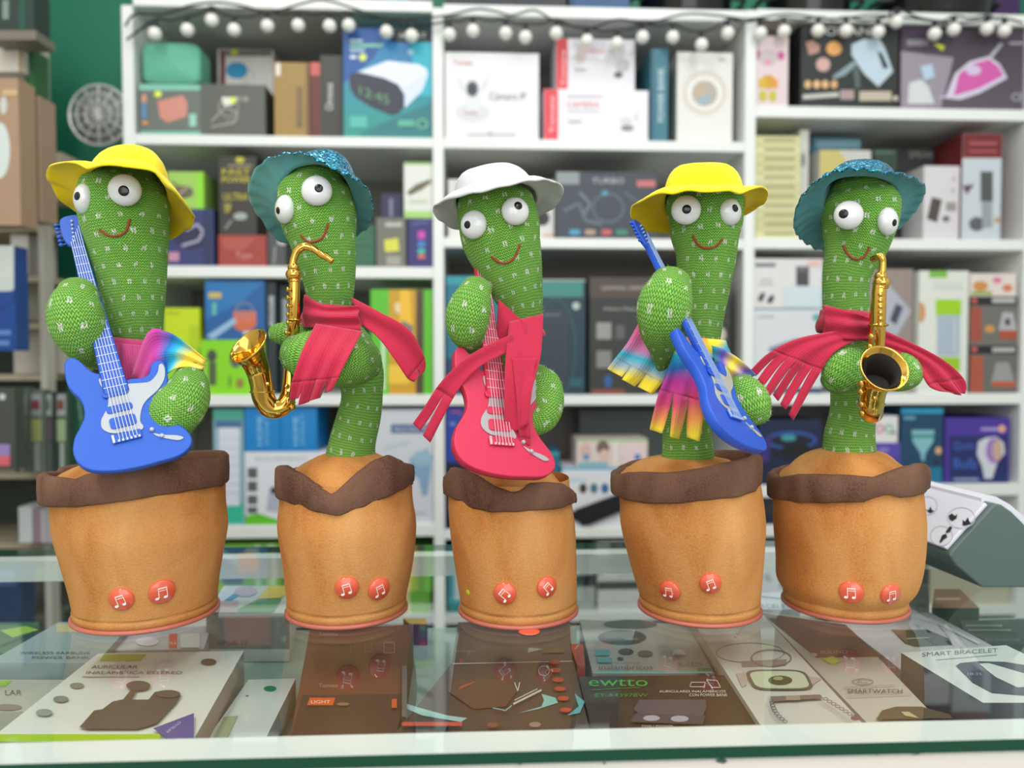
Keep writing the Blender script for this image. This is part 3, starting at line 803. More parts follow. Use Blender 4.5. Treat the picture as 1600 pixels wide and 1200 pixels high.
knit('arm', t3, [(at(x, y, Y3 + d), r * Y3 / FPX) for x, y, d, r in [(745, 452, -.040, 22), (737, 472, -.044, 29), (731, 495, -.044, 32), (731, 518, -.04, 28), (740, 540, -.03, 15)]], cap=(0.8, 0.6))
knit('arm', t3, [(at(x, y, Y3 + d), r * Y3 / FPX) for x, y, d, r in [(840, 582, -.016, 14), (850, 600, -.022, 25), (852, 625, -.028, 28), (846, 650, -.034, 25), (822, 662, -.040, 20), (800, 658, -.042, 17)]], cap=(0.8, 0.8))
mb = MB()
wrap(mb, Y3, 817, 505, 526, 29, 31, PINKC, 3)
ribbon(mb, Y3, [(779, 468, -22), (777, 500, -28), (777, 530, -30)], [(822, 506, -36), (822, 520, -38), (815, 540, -38)], PINKC, fold=0.001, nf=1)
ribbon(mb, Y3, [(796, 503, -34), (790, 560, -54), (788, 622, -62), (789, 684, -62)], [(849, 490, -28), (845, 555, -44), (832, 606, -58), (826, 662, -62)], PINKC, fold=0.001, nf=1)
ribbon(mb, Y3, [(800, 560, -54), (808, 630, -62), (812, 694, -62)], [(838, 560, -50), (828, 630, -60), (829, 697, -60)], PINKC, fringe=2, flen=0.12, gap=0.12, fold=0.0012, nf=1, seed=9)
ribbon(mb, Y3, [(800, 522, -44), (740, 551, -58), (693, 592, -62), (661, 637, -62), (643, 657, -62)], [(803, 546, -46), (751, 572, -58), (717, 608, -62), (692, 655, -62), (677, 688, -62)], PINKC, fringe=2, gap=0.36, flen=0.42, fold=0.001, nf=1, seed=5)
solid(mb.build('scarf', t3), 0.0007, 0)
button(t3, bvp, 789, 927, 18, 0.9, Y3); button(t3, bvp, 854, 917, 17, 0.75, Y3)
p, n_ = hit(bvp, 731, 926)
mb = MB(); dome(mb, p, n_, .0022, .0006, flat((190, 200, 40), 0.6)); mb.build('paint_speck', t3)
mb = MB(); p = at(827, 985, Y3 - 0.046)
dome(mb, Vector((p.x, atz(827, 986, 1.0).y - 0.002, 1.0005)), Vector((0, 0, 1)), 0.0075, 0.0012, BTN, Vector((0, 1, 0)), False); tag(mb.build('round_sticker'), 'small red-orange round sticker lying on the glass against the middle pot', 'sticker')

# ---- 4: yellow hat, blue guitar turned sideways
t4, Y4 = toy('dancing cactus toy in yellow hat with rainbow scarf and slanted blue guitar, second from right', 1092, 985, 97); root_seed = 4.1
bvp = pot(t4, Y4, [(750, 964, 1185), (788, 966, 1191), (822, 968, 1193), (873, 981, 1190), (925, 991, 1187), (956, 998, 1186)],
          [(958, 742), (967, 738), (998, 738), (1019, 739), (1067, 733), (1135, 717), (1175, 709), (1185, 712)],
          [(958, 772), (967, 781), (991, 787), (1032, 787), (1118, 778), (1160, 766), (1185, 754)], 958, 1185, (1076, 40), 713)
body, b4 = knit('cactus_body', t4, [(at(x, y, Y4), r * Y4 / FPX) for x, y, r in
    [(1100, 288, 46), (1100, 305, 59), (1102, 335, 57), (1102, 360, 54), (1103, 393, 47), (1101, 432, 42), (1100, 470, 36), (1098, 508, 30), (1095, 550, 27), (1087, 600, 31), (1074, 650, 35), (1075, 722, 41)]], cap=(0.6, 0))
mouth(t4, b4, [(1083, 368), (1089, 380), (1102, 388), (1118, 385), (1128, 374)])
eye(t4, 1072, 328, Y4 - 0.027, 23, -0.15, 0.0, 1073, 327, 7)
eye(t4, 1141, 331, Y4 - 0.022, 21.5, 0.7, 0.0, 1149, 325, 6)
hat(t4, Y4, [(1038, 318, 0), (1042, 302, -18), (1062, 296, -30), (1100, 294, -36), (1140, 294, -30), (1158, 300, -16), (1162, 314, 0), (1158, 330, 20), (1140, 340, 32), (1100, 345, 36), (1060, 342, 32), (1042, 334, 18)],
    [(986, 328, 0), (1000, 314, -24), (1030, 304, -44), (1065, 300, -56), (1100, 298, -58), (1140, 300, -52), (1165, 301, -36), (1192, 291, -14), (1200, 306, 4), (1188, 322, 20), (1164, 335, 34), (1100, 355, 56), (1048, 366, 36), (1010, 360, 24), (990, 346, 12)],
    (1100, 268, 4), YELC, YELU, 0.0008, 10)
knit('arm', t4, [(at(x, y, Y4 + d), r * Y4 / FPX) for x, y, d, r in [(1048, 445, -.040, 30), (1041, 468, -.046, 38), (1036, 492, -.046, 38), (1034, 520, -.040, 31), (1034, 548, -.03, 18), (1034, 575, -.02, 9), (1032, 606, -.01, 6)]], cap=(0.8, 0.8))
knit('arm', t4, [(at(x, y, Y4 + d), r * Y4 / FPX) for x, y, d, r in [(1158, 602, -.040, 18), (1166, 614, -.048, 25), (1175, 632, -.054, 27), (1182, 650, -.054, 21)]], cap=(0.8, 0.6), nf=500)
mb = MB()
RB = RAIN('b', [(0.0, PK), (0.35, (214, 130, 180)), (0.5, CY), (0.66, (150, 180, 200)), (0.85, YE), (1.0, YE)])
RC = RAIN('c', [(0.0, YE), (0.10, CY), (0.28, BL), (0.42, MG), (0.66, (226, 80, 120)), (0.84, OR), (1.0, YE)])
RD = RAIN('d', [(0.0, CY), (0.3, (110, 80, 190)), (0.55, YE), (0.8, (120, 80, 180)), (1.0, CY)])
wrap(mb, Y4, 1096, 530, 560, 36, 42, RC, 3)
ribbon(mb, Y4, [(1000, 500, -16), (982, 532, -18), (964, 556, -20), (946, 578, -22)], [(1055, 540, -18), (1046, 568, -22), (1036, 595, -24), (1020, 618, -26)], RB, fringe=3, gap=0.10, flen=0.3, fold=0.003, nf=2, seed=3)
ribbon(mb, Y4, [(1056, 535, -30), (1043, 577, -38), (1026, 620, -44), (1014, 664, -46)], [(1098, 545, -34), (1096, 590, -42), (1100, 640, -44), (1096, 690, -44)], RC, fringe=3, gap=0.34, flen=0.42, fold=0.004, nf=2, seed=6)
ribbon(mb, Y4, [(1112, 540, -26), (1130, 546, -34), (1155, 562, -40), (1181, 586, -40)], [(1118, 575, -30), (1130, 590, -38), (1142, 602, -42), (1150, 610, -42)], RD, fold=0.003, nf=2)
solid(mb.build('scarf', t4), 0.0007, 0)
button(t4, bvp, 1047, 923, 17, 0.02, Y4); button(t4, bvp, 1110, 911, 17, 0.4, Y4)

# ---- 5: teal glitter hat, sax facing us
t5, Y5 = toy('dancing cactus toy in teal hat with saxophone bell facing forward, rightmost of the row', 1319, 979, 97); root_seed = 5.5
bvp = pot(t5, Y5, [(750, 1213, 1430), (791, 1211, 1434), (822, 1212, 1436), (873, 1216, 1433), (907, 1217, 1425), (942, 1222, 1415), (956, 1226, 1411)],
          [(1209, 745), (1221, 741), (1250, 741), (1282, 743), (1315, 747), (1334, 738), (1360, 729), (1385, 724), (1422, 724), (1436, 740)],
          [(1209, 780), (1222, 786), (1248, 786), (1300, 785), (1325, 775), (1333, 772), (1351, 778), (1402, 772), (1436, 762)], 1209, 1436, (1327, 37), 702)
body, b5 = knit('cactus_body', t5, [(at(x, y, Y5), r * Y5 / FPX) for x, y, r in
    [(1342, 296, 43), (1343, 310, 55), (1344, 330, 57), (1342, 355, 54), (1336, 385, 47), (1325, 420, 37), (1321, 450, 34), (1322, 485, 34), (1325, 520, 33), (1328, 560, 32), (1333, 634, 33), (1327, 680, 37), (1327, 708, 40)]], cap=(0.6, 0))
mouth(t5, b5, [(1318, 384), (1325, 397), (1336, 405), (1350, 401), (1358, 386)])
eye(t5, 1326, 336, Y5 - 0.029, 22.5, -0.1, 0.0, 1318, 334, 7)
eye(t5, 1387, 346, Y5 - 0.024, 22, 0.8, 0.0, 1398, 348, 5.5)
hat(t5, Y5, [(1286, 330, 0), (1288, 298, -16), (1305, 280, -26), (1340, 274, -30), (1376, 278, -26), (1397, 292, -12), (1402, 320, 4), (1395, 345, 20), (1370, 365, 32), (1340, 372, 36), (1305, 365, 32), (1288, 350, 16)],
    [(1240, 350, 10), (1248, 315, -8), (1270, 288, -26), (1305, 268, -42), (1345, 264, -50), (1380, 270, -46), (1415, 274, -32), (1445, 290, -10), (1440, 315, 8), (1420, 342, 24), (1395, 362, 38), (1340, 385, 55), (1288, 392, 46), (1262, 382, 32), (1246, 368, 20)],
    (1350, 280, 20), GLITTER, TEALC, 0.0012, 26)
knit('arm', t5, [(at(x, y, Y5 + d), r * Y5 / FPX) for x, y, d, r in [(1334, 563, -.030, 20), (1324, 573, -.038, 31), (1312, 588, -.042, 31), (1302, 600, -.04, 20)]], cap=(0.6, 0.6))
knit('arm', t5, [(at(x, y, Y5 + d), r * Y5 / FPX) for x, y, d, r in [(1378, 565, -.030, 20), (1404, 577, -.034, 28), (1412, 594, -.036, 26)]], cap=(0.8, 0.6))
mb = MB()
wrap(mb, Y5, 1324, 488, 522, 38, 44, PINKC, 4)
ribbon(mb, Y5, [(1285, 476, -28), (1320, 486, -40), (1362, 498, -36)], [(1285, 526, -30), (1320, 530, -42), (1362, 534, -38)], PINKC, fold=0.003, nf=2, bulge=0.004)
ribbon(mb, Y5, [(1300, 518, -38), (1240, 531, -44), (1198, 553, -46), (1172, 577, -46)], [(1362, 522, -40), (1306, 548, -46), (1276, 590, -46), (1242, 654, -46)], PINKC, fringe=6, gap=0.30, flen=0.42, fold=0.0018, nf=2, seed=11)
ribbon(mb, Y5, [(1362, 508, -36), (1428, 538, -40), (1478, 566, -42), (1508, 597, -42), (1510, 618, -42)], [(1362, 545, -36), (1405, 552, -40), (1432, 574, -42), (1452, 606, -42), (1480, 612, -42)], PINKC, fringe=3, gap=0.25, flen=0.3, fold=0.002, nf=2, seed=13)
solid(mb.build('scarf', t5), 0.0007, 0)
button(t5, bvp, 1330, 925, 18, 0.05, Y5); button(t5, bvp, 1391, 928, 17, 0.15, Y5)

# ------------------------------------------------------------ toy guitars
def c2(P):   # sketch coordinates -> guitar frame (x across, y along the neck, unit = photo px of the first guitar)
    out = []
    for x, y in P:
        dx, dy = x / 2.45 + 60 - 190, y / 2.45 + 520 - 640
        out.append((dx * .969 - dy * .245, -dx * .245 - dy * .969))
    return out
G_BODY = c2([(124, 128), (130, 100), (150, 90), (178, 108), (203, 138), (235, 158), (268, 152), (310, 190), (352, 182), (388, 178), (412, 160), (418, 122), (440, 103), (464, 112), (474, 150), (478, 195), (468, 235), (458, 275), (470, 320), (500, 360), (545, 400), (566, 440), (556, 475), (520, 505), (455, 525), (390, 542), (310, 552), (240, 546), (196, 520), (174, 475), (175, 420), (190, 378), (201, 340), (198, 300), (182, 262), (156, 232), (136, 195)])
G_GUARD = c2([(243, 184), (262, 180), (285, 190), (300, 212), (350, 205), (385, 203), (418, 196), (442, 160), (446, 128), (458, 122), (468, 145), (466, 190), (444, 235), (408, 275), (392, 310), (388, 360), (400, 385), (386, 400), (340, 402), (310, 408), (282, 402), (262, 385), (258, 355), (268, 325), (278, 292), (272, 242), (250, 212)])
G_JACK = c2([(432, 412), (470, 420), (515, 424), (537, 434), (520, 444), (488, 438), (450, 426)])
def prism(mb, P, z0, z1, place, m, bev=1.2):
    """closed outline extruded, with a rounded front rim"""
    n = len(P); cx = sum(p[0] for p in P) / n; cy = sum(p[1] for p in P) / n
    nr = []
    for i in range(n):
        a, b = P[i - 1], P[(i + 1) % n]; dx, dy = b[0] - a[0], b[1] - a[1]; l = math.hypot(dx, dy) or 1
        nr.append((-dy / l, dx / l))
    area_ = sum(P[i][0] * P[(i + 1) % n][1] - P[(i + 1) % n][0] * P[i][1] for i in range(n))
    sg = 1 if area_ > 0 else -1
    rows = []
    for off, z in ((bev, z0), (0, z0 + bev), (0, z1 - bev), (bev * 0.3, z1 - bev * 0.3), (bev, z1)):
        rows.append([place(p[0] + q[0] * off * sg, p[1] + q[1] * off * sg, z) for p, q in zip(P, nr)])
    vs = [p for r in rows for p in r]; fs = []
    for i in range(4):
        for j in range(n):
            f = (i * n + j, i * n + (j + 1) % n, (i + 1) * n + (j + 1) % n, (i + 1) * n + j); fs.append(f)
    mb.add(vs, fs, m)
    mb.add(rows[0], [tuple(reversed(range(n)))], m, None, False); mb.add(rows[-1], [tuple(range(n))], m, None, False)
def guitar(label, O, ex, ey, nn, sc, body_c, guard_c, line_c, peg_c=None, y1=285):
    place = lambda x, y, z: O + (ex * x + ey * y + nn * z) * sc
    t = thing('toy_guitar', label, 'toy guitar', tuple(O))
    T = 15
    bo = cr([list(p) for p in G_BODY], 4, True)
    mb = MB(); prism(mb, bo, 0, T, place, flat(body_c, 0.42, 0, 0.4), 1.8); mb.build('guitar_body', t)
    mb = MB(); prism(mb, cr([list(p) for p in G_GUARD], 3, True), T, T + 1.8, place, flat(guard_c, 0.35, 0.1), 0.5)
    prism(mb, cr([list(p) for p in G_JACK], 3, True), T, T + 1.6, place, flat(guard_c, 0.35, 0.1), 0.4)
    mb.build('pickguard', t)
    def rbox(mb, x0, x1, y0, y1, z0, z1, m, r=3.0):
        P = []
        for cx_, cy_, a0 in ((x1 - r, y1 - r, 0), (x0 + r, y1 - r, 90), (x0 + r, y0 + r, 180), (x1 - r, y0 + r, 270)):
            P += [(cx_ + r * math.cos(math.radians(a0 + 22.5 * i)), cy_ + r * math.sin(math.radians(a0 + 22.5 * i))) for i in range(5)]
        prism(mb, P, z0, z1, place, m, 0.5)
    bm_ = flat(body_c, 0.42, 0, 0.4); lm = flat(line_c, 0.4)
    for ya, yb in ((16, 27), (-11, 1), (-37, -19)):
        mb = MB(); rbox(mb, -20, 16, ya, yb, T + 1.5, T + 3.6, bm_, 4.5)
        mb.build('pickup', t)
    mb = MB(); rbox(mb, -20, 18, -60, -46, T + 0.2, T + 3.4, bm_, 2); mb.build('bridge', t)
    mb = MB()
    for i in range(6):
        x = -15 + 5.6 * i; rbox(mb, x, x + 3.2, -60, -56, T + 3.2, T + 5.5, lm, 0.8)
    rbox(mb, -22, -18.5, -60, -47, T + 2, T + 5.5, lm, 0.8)
    mb.build('saddle', t)
    # neck + fretboard, tapering
    y0 = 22; w0, w1 = 17.5, 9.5
    mb = MB(); P = [(-w0, y0), (w0, y0), (w1, y1), (-w1, y1)]
    prism(mb, P, T - 5, T + 4.5, place, bm_, 1.5); mb.build('neck', t)
    W = lambda y: w0 + (w1 - w0) * (y - y0) / (y1 - y0)
    mb = MB(); y = y0 + 9; st = 14.0
    while y < y1 - 3:
        w_ = W(y) - 1
        box(mb, place(-w_, y, T + 4.2), ex * sc * 2 * w_, ey * sc * 1.1, nn * sc * 0.9, lm); y += st; st *= 1.012
    mb.build('frets', t)
    for i in range(6):
        f = (i - 2.5) / 2.5 * 0.86
        mb = MB(); xa = f * 14; a = place(xa, -57, T + 5.2); b = place(f * W(y1), y1 + 4 + 6 * i, T + 5.4)
        d = b - a; s_ = ex * sc * 1.0
        box(mb, a - s_ * 0.5, s_, d, nn * sc * 0.8, lm); mb.build('string', t)
    # headstock with pegs on one side
    H = [(-w1, y1 - 2), (w1, y1 - 2), (w1 + 1, y1 + 14), (w1 + 6, y1 + 40), (w1 + 5, y1 + 56), (w1 - 8, y1 + 60), (-w1 - 6, y1 + 54), (-w1 - 9, y1 + 30), (-w1 - 7, y1 + 10)]
    mb = MB(); prism(mb, cr([list(p) for p in H], 3, True), T - 5, T + 2.0, place, bm_, 1.0); mb.build('headstock', t)
    for i in range(6):
        yy = y1 + 6 + 8 * i
        mb = MB(); c = place(-w1 - 14, yy, T - 1.5)
        tube(mb, [place(-w1 - 5, yy, T - 1.5), c], 1.2 * sc, bm_, 8, 2); dome(mb, c, ex, 2.8 * sc, 3.6 * sc, flat(peg_c or body_c, 0.4))
        p = place(-4 + i * 0.9, yy, T + 2); tube(mb, [p, p + nn * sc * 3], 1.8 * sc, lm, 8, 2)
        mb.build('tuning_peg', t)
    # whammy knobs
    for x, y in ((33, -52), (44, -66)):
        mb = MB(); p = place(x, y, T); tube(mb, [p, p + nn * sc * 3.5], 3.2 * sc, flat(guard_c, 0.4), 12, 2); mb.build('control_knob', t)
    return t
def frame(tilt, yaw, rec, O):
    """tilt: neck leans left by tilt; yaw: face turns to the right"""
    fw = CAM - O; fw.z = 0; fw.normalize(); h = Vector((-fw.y, fw.x, 0))
    right = h * math.cos(tilt) + SZ * math.sin(tilt); up = h * -math.sin(tilt) + SZ * math.cos(tilt)
    ex, nn = right * math.cos(yaw) - fw * math.sin(yaw), fw * math.cos(yaw) + right * math.sin(yaw)
    R = Matrix.Rotation(-rec, 3, right)      # neck leans back
    return R @ ex, R @ up, R @ nn
Yg = Y1 - 0.062
guitar('blue toy electric guitar with white pickguard held by the leftmost cactus', at(190, 640, Yg + .005), *frame(math.radians(12.8), 0.0, math.radians(29), at(190, 640, Yg)), Yg / FPX * 1.03,
       (38, 92, 194), (178, 184, 190), (196, 204, 216), None, 302)
guitar('crimson pink toy electric guitar with grey pickguard partly under the red scarf', at(772, 645, Y3 - .052), *frame(math.radians(7.2), math.radians(28), math.radians(28), at(772, 645, Y3)), 1.06 * (Y3 - .055) / FPX,
       (204, 46, 80), (170, 164, 168), (220, 168, 180))
guitar('blue toy electric guitar slanting down to the right, held by the second cactus from right', at(1111, 612, Y4 - .078), *frame(math.radians(26.5), math.radians(72), math.radians(24), at(1111, 612, Y4)), (Y4 - .08) / FPX * 1.02,
       (40, 88, 198), (180, 182, 170), (150, 175, 215))

# ------------------------------------------------------------ toy saxophones
def path(P, Y): return [(at(x, y, Y + d / 1000), r * Y / FPX) for x, y, d, r in P]
def sax(label, Y, neck, mouthp, tubeP, bowP, balls, bell_c, bell_n, bell_r, keys, rings, dark_from=3):
    t = thing('toy_saxophone', label, 'toy saxophone', tuple(at(tubeP[0][0], tubeP[-1][1], Y)))
    mb = MB(); loft(mb, path(neck, Y), GOLD, 20, 6, (0.3, 0.3)); mb.build('neck', t)
    mb = MB(); loft(mb, path(mouthp, Y), GOLD, 16, 4, (0.5, 0.5)); mb.build('mouthpiece', t)
    mb = MB(); loft(mb, path(tubeP, Y), GOLD, 28, 5, (0.3, 0.3))
    for x, y, d, r in rings:
        c = at(x, y, Y + d / 1000); R = r * Y / FPX; n = 28
        loft(mb, [(c + Vector((0, 0, R * 0.16)), R * 0.9), (c, R * 1.12), (c - Vector((0, 0, R * 0.16)), R * 0.9)], GOLD, 28, 3, (0.1, 0.1))
    mb.build('body_tube', t)
    mb = MB()
    for x, y, d, r in balls: dome(mb, at(x, y, Y + d / 1000), Vector((0, 0, 1)), r * Y / FPX, r * Y / FPX * 0.85, GOLD, Vector((0, 1, 0)))
    mb.build('collar', t)
    # bow and flaring bell
    mb = MB(); P = cr([[at(x, y, Y + d / 1000).x, at(x, y, Y + d / 1000).y, at(x, y, Y + d / 1000).z, r * Y / FPX] for x, y, d, r in bowP], 8)
    N = bell_n.normalized(); C = at(*bell_c[:2], Y + bell_c[2] / 1000); R = bell_r * Y / FPX
    pts = [(Vector(p[:3]), p[3]) for p in P]
    n = 40; rows = []
    prev = None
    for i, (c, r) in enumerate(pts):
        tt = (pts[min(i + 1, len(pts) - 1)][0] - pts[max(i - 1, 0)][0]).normalized()
        rows.append((c, tt, r))
    last = rows[-1]
    for k in range(1, 9):     # flare to the rim
        s = k / 8.0; c = last[0].lerp(C, s); r = last[2] + (R - last[2]) * s ** 2.6
        tt = last[1].lerp(N, min(1, s * 1.3)).normalized(); rows.append((c, tt, r))
    rows.append((C + N * R * 0.07, N, R * 1.02)); rows.append((C + N * R * 0.10, N, R * 0.98)); rows.append((C + N * R * 0.05, N, R * 0.92))
    for k in range(1, 8):     # inside of the bell follows the flare down
        s = 1 - k / 8.0; rows.append((last[0].lerp(C, s), last[1].lerp(N, min(1, s * 1.3)).normalized(), (last[2] + (R - last[2]) * s ** 2.6) * 0.90))
    vs = []; fs = []; ref = Vector((0.2, 1, 0.1)); pa = None
    for c, tt, r in rows:
        if pa is None: a = (ref - tt * ref.dot(tt)).normalized()
        else: a = (pa - tt * pa.dot(tt)).normalized()
        pa = a; b = tt.cross(a)
        for j in range(n): vs.append(c + (a * math.cos(2 * PI * j / n) + b * math.sin(2 * PI * j / n)) * r)
    kk = len(rows) - 6
    for i in range(len(rows) - 1):
        for j in range(n): fs.append((i * n + j, i * n + (j + 1) % n, (i + 1) * n + (j + 1) % n, (i + 1) * n + j))
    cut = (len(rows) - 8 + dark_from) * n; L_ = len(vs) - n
    mb.add(vs, fs[:cut], GOLD); mb.add(vs, fs[cut:], flat((22, 12, 6), 0.6))  # depth of the bell coloured near black, its shade painted in
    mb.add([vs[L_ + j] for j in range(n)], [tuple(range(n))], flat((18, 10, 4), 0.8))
    mb.build('bell', t)
    for x, y, d, r, dx in keys:
        mb = MB(); c = at(x, y, Y + d / 1000); k = Y / FPX
        N2 = Vector((dx, -0.6, 0)).normalized()
        dome(mb, c, N2, r * k, r * k * 0.5, GOLD); tube(mb, [c, c - N2 * r * k * 1.6], r * k * 0.35, GOLD, 8, 2)
        mb.build('key', t)
    return t
YS = Y2 - 0.045
sax('golden toy saxophone seen from the side, bell opening to the left', YS,
    [(457, 416, 0, 6), (459, 405, 0, 6), (465, 392, 0, 6.5), (476, 385, 0, 6.5), (488, 388, 0, 6), (498, 395, -2, 5)],
    [(498, 395, -2, 5), (505, 399, -3, 6), (512, 403, -4, 5), (519, 408, -5, 4.5)],
    [(460, 430, 0, 8), (460, 460, 0, 8.5), (459, 500, 2, 9), (457, 540, 6, 10), (454, 580, 8, 11), (452, 612, 6, 12), (446, 630, 4, 13)],
    [(452, 622, 4, 12), (441, 636, 2, 14), (424, 638, 0, 16), (412, 622, -2, 17), (408, 600, -4, 17), (404, 582, -6, 18)],
    [(459, 418, 0, 9.5), (459, 429, 0, 12.5)], (389, 541, -16), Vector((-0.42, -0.62, 0.60)), 33,
    [(449, 452 + 13 * i, -6, 4.0, -0.9) for i in range(5)] + [(446, 520, -6, 4, -0.9), (449, 604, -14, 4, 0.6), (449, 616, -14, 4.5, 0.6), (452, 628, -12, 4.5, 0.7), (418, 600, -26, 3, 0.2), (458, 636, -4, 5, 0.9)],
    [(459, 500, 2, 11), (460, 440, 0, 9), (410, 612, -2, 17.5)], 4)
YS = Y5 - 0.058
sax('golden toy saxophone seen from the front, dark bell mouth facing the viewer', YS,
    [(1378, 428, 0, 6), (1379, 412, 0, 5.5), (1377, 402, 0, 6), (1372, 400, 2, 6)],
    [(1376, 402, 0, 5.5), (1370, 403, 4, 5.5), (1363, 405, 8, 5)],
    [(1375, 438, 0, 10), (1373, 470, 0, 11), (1371, 505, 2, 12), (1369, 545, 6, 13), (1368, 590, 10, 14), (1366, 635, 10, 15)],
    [(1366, 636, 8, 14), (1362, 645, 0, 17), (1361, 634, -12, 18), (1363, 615, -18, 19), (1367, 600, -22, 20)],
    [(1376, 432, 0, 10), (1377, 442, 0, 13)], (1381, 576, -32), Vector((0.05, -0.9, 0.42)), 36,
    [(1377, 460 + 9.5 * i, -14, 4.2, 0.1) for i in range(6)] + [(1360, 526, -8, 5, -0.9), (1358, 542, -8, 5, -0.9), (1345, 600, -24, 5, -0.9), (1344, 613, -24, 5, -0.9), (1345, 632, -20, 4.5, -0.9), (1346, 646, -18, 4.5, -0.8), (1368, 622, -34, 4, 0.3)],
    [(1372, 508, 2, 14), (1376, 450, 0, 11), (1361, 632, -12, 19)], 1)

# ------------------------------------------------------------ boxes on the shelves
def B(label, x0, y0, x1, y1, col, dec=(), dep=0.12, d=0.012, name='product_box', cat='box', group=None, bay=None, lv=None, tilt=0.0, side=None, r=0.0012, zfix=None):
    """carton whose front face covers photo px (x0,y0)-(x1,y1) on the plane d behind the shelf edge.
    lv = index of the board it stands on"""
    X0, Z1 = SP(x0, y0, d); X1, _ = SP(x1, y0, d); _, Z0 = SP((x0 + x1) / 2, y1, d)
    if lv is not None:
        Z0 = ZL[bay][lv][1] + 0.0003
    if zfix is not None: Z0 = zfix
    dep = min(dep, SD - 0.012 - d)
    bb = 0 if x0 < 690 else (1 if x0 < 1170 else 2)
    if lv != 0:
        X0 = max(X0, xu[bb][1] + .0015); X1 = min(X1, xu[bb + 1][0] - .0015)
        for zt_, zb_ in ZL[bb]:
            if zb_ > Z0 and zt_ > Z0 and (Z0 + .02) < zt_ < Z1: Z1 = min(Z1, zt_ - .001)
    C = SW((X0 + X1) / 2, d, Z0); rot = Matrix.Rotation(tilt, 3, SY)
    def T(x, y, z):
        p = SW(x, y, z) - C; return C + rot @ p
    mb = MB()
    vs = [T(X0, d, Z0), T(X1, d, Z0), T(X1, d + dep, Z0), T(X0, d + dep, Z0), T(X0, d, Z1), T(X1, d, Z1), T(X1, d + dep, Z1), T(X0, d + dep, Z1)]
    mb.add(vs, [(0, 1, 5, 4)], col, [((0, 0), (1, 0), (1, 1), (0, 1))], False)
    mb.add(vs, [(0, 3, 2, 1), (4, 5, 6, 7), (1, 2, 6, 5), (2, 3, 7, 6), (3, 0, 4, 7)], side or col, [((0, 0), (1, 0), (1, 1), (0, 1))] * 5, False)
    # printed flaps: seam line on the top
    n = max(1, len(dec))
    def place(px, py, L):
        x, z = SP(px, py, d); x = min(max(x, X0 + 0.0004), X1 - 0.0004); z = min(max(z, Z0 + 0.0004), Z1 - 0.0004)
        return T(x, d - 0.00012 * L - 0.0001, z)
    decals(mb, dec, place)
    o = mb.build(name); tag(o, label, cat, group)
    return Z1
W_ = (232, 232, 230); K = (30, 32, 32); NAVY = (26, 34, 96); LIME = (150, 216, 20)
# --- above the top boards
B('black carton on top of the shelving, far left end', 225, -60, 420, 3, (24, 26, 30), [('r', 300, -20, 340, 2, (70, 80, 60))], dep=.2, bay=0, lv=0)
B('dark striped cartons edge on top of the shelving above the clock radio', 440, -60, 668, 6, (40, 42, 60), [('r', 470, -10, 500, 6, (150, 150, 60)), ('r', 560, -10, 580, 6, (160, 60, 50)), ('r', 600, -10, 640, 6, (60, 120, 150))], dep=.2, bay=0, lv=0)
B('charcoal carton on top of the middle bay, left', 695, -70, 885, 10, (42, 44, 48), dep=.2, bay=1, lv=0)
B('blue carton on top of the middle bay', 890, -70, 984, 11, (34, 78, 122), [('r', 892, -50, 898, 12, (20, 50, 90))], dep=.2, bay=1, lv=0)
def pan(label, cx, w_, y, bay, h=0.09):
    x, _ = SP(cx, 0, 0.14); z0 = ZL[bay][0][1]; R = w_ / 2 * 1.9 / FPX
    mb = MB(); n = 40; rows = []
    for rr, z in ((0.0, 0), (0.86, 0), (0.97, 0.02), (1.0, h), (1.03, h + 0.004), (1.0, h + 0.008), (0.8, h + 0.03), (0.3, h + 0.05), (0.0, h + 0.052)):
        rows.append([SW(x + R * rr * math.cos(2 * PI * j / n), 0.14 + min(R, 0.13) * rr * math.sin(2 * PI * j / n), z0 + 0.0004 + z) for j in range(n)])
    vs = [p for r in rows for p in r]; fs = []
    for i in range(len(rows) - 1):
        for j in range(n): fs.append((i * n + j, i * n + (j + 1) % n, (i + 1) * n + (j + 1) % n, (i + 1) * n + j))
    mb.add(vs, fs, flat((20, 21, 22), 0.12)); t = thing('electric_pan', label, 'pan', tuple(SW(x, 0.14, z0)))
    mb.build('pan_body', t)
    mb = MB(); dome(mb, SW(x, 0.14, z0 + h + 0.06), SZ, 0.018, 0.012, flat((30, 30, 30), 0.2)); mb.build('lid_knob', t)
    for s in (-1, 1):
        mb = MB(); tube(mb, [SW(x + s * R * 0.95, 0.1, z0 + h * .8), SW(x + s * (R + .025), 0.11, z0 + h * .8), SW(x + s * (R + .025), 0.17, z0 + h * .8), SW(x + s * R * 0.95, 0.18, z0 + h * .8)], 0.006, flat((30, 30, 30), 0.3)); mb.build('handle', t)
pan('black glossy electric pan on top of the middle bay', 1070, 140, 12, 1)
pan('black glossy electric pan on top of the right bay, next to the upright', 1262, 125, 12, 2)
pan('large black glossy pan on top of the right bay, farther right', 1456, 160, 12, 2)
B('purple carton on top of the right bay at the far right', 1556, -60, 1596, 20, (60, 34, 84), dep=.12, d=.17, bay=2, lv=0)

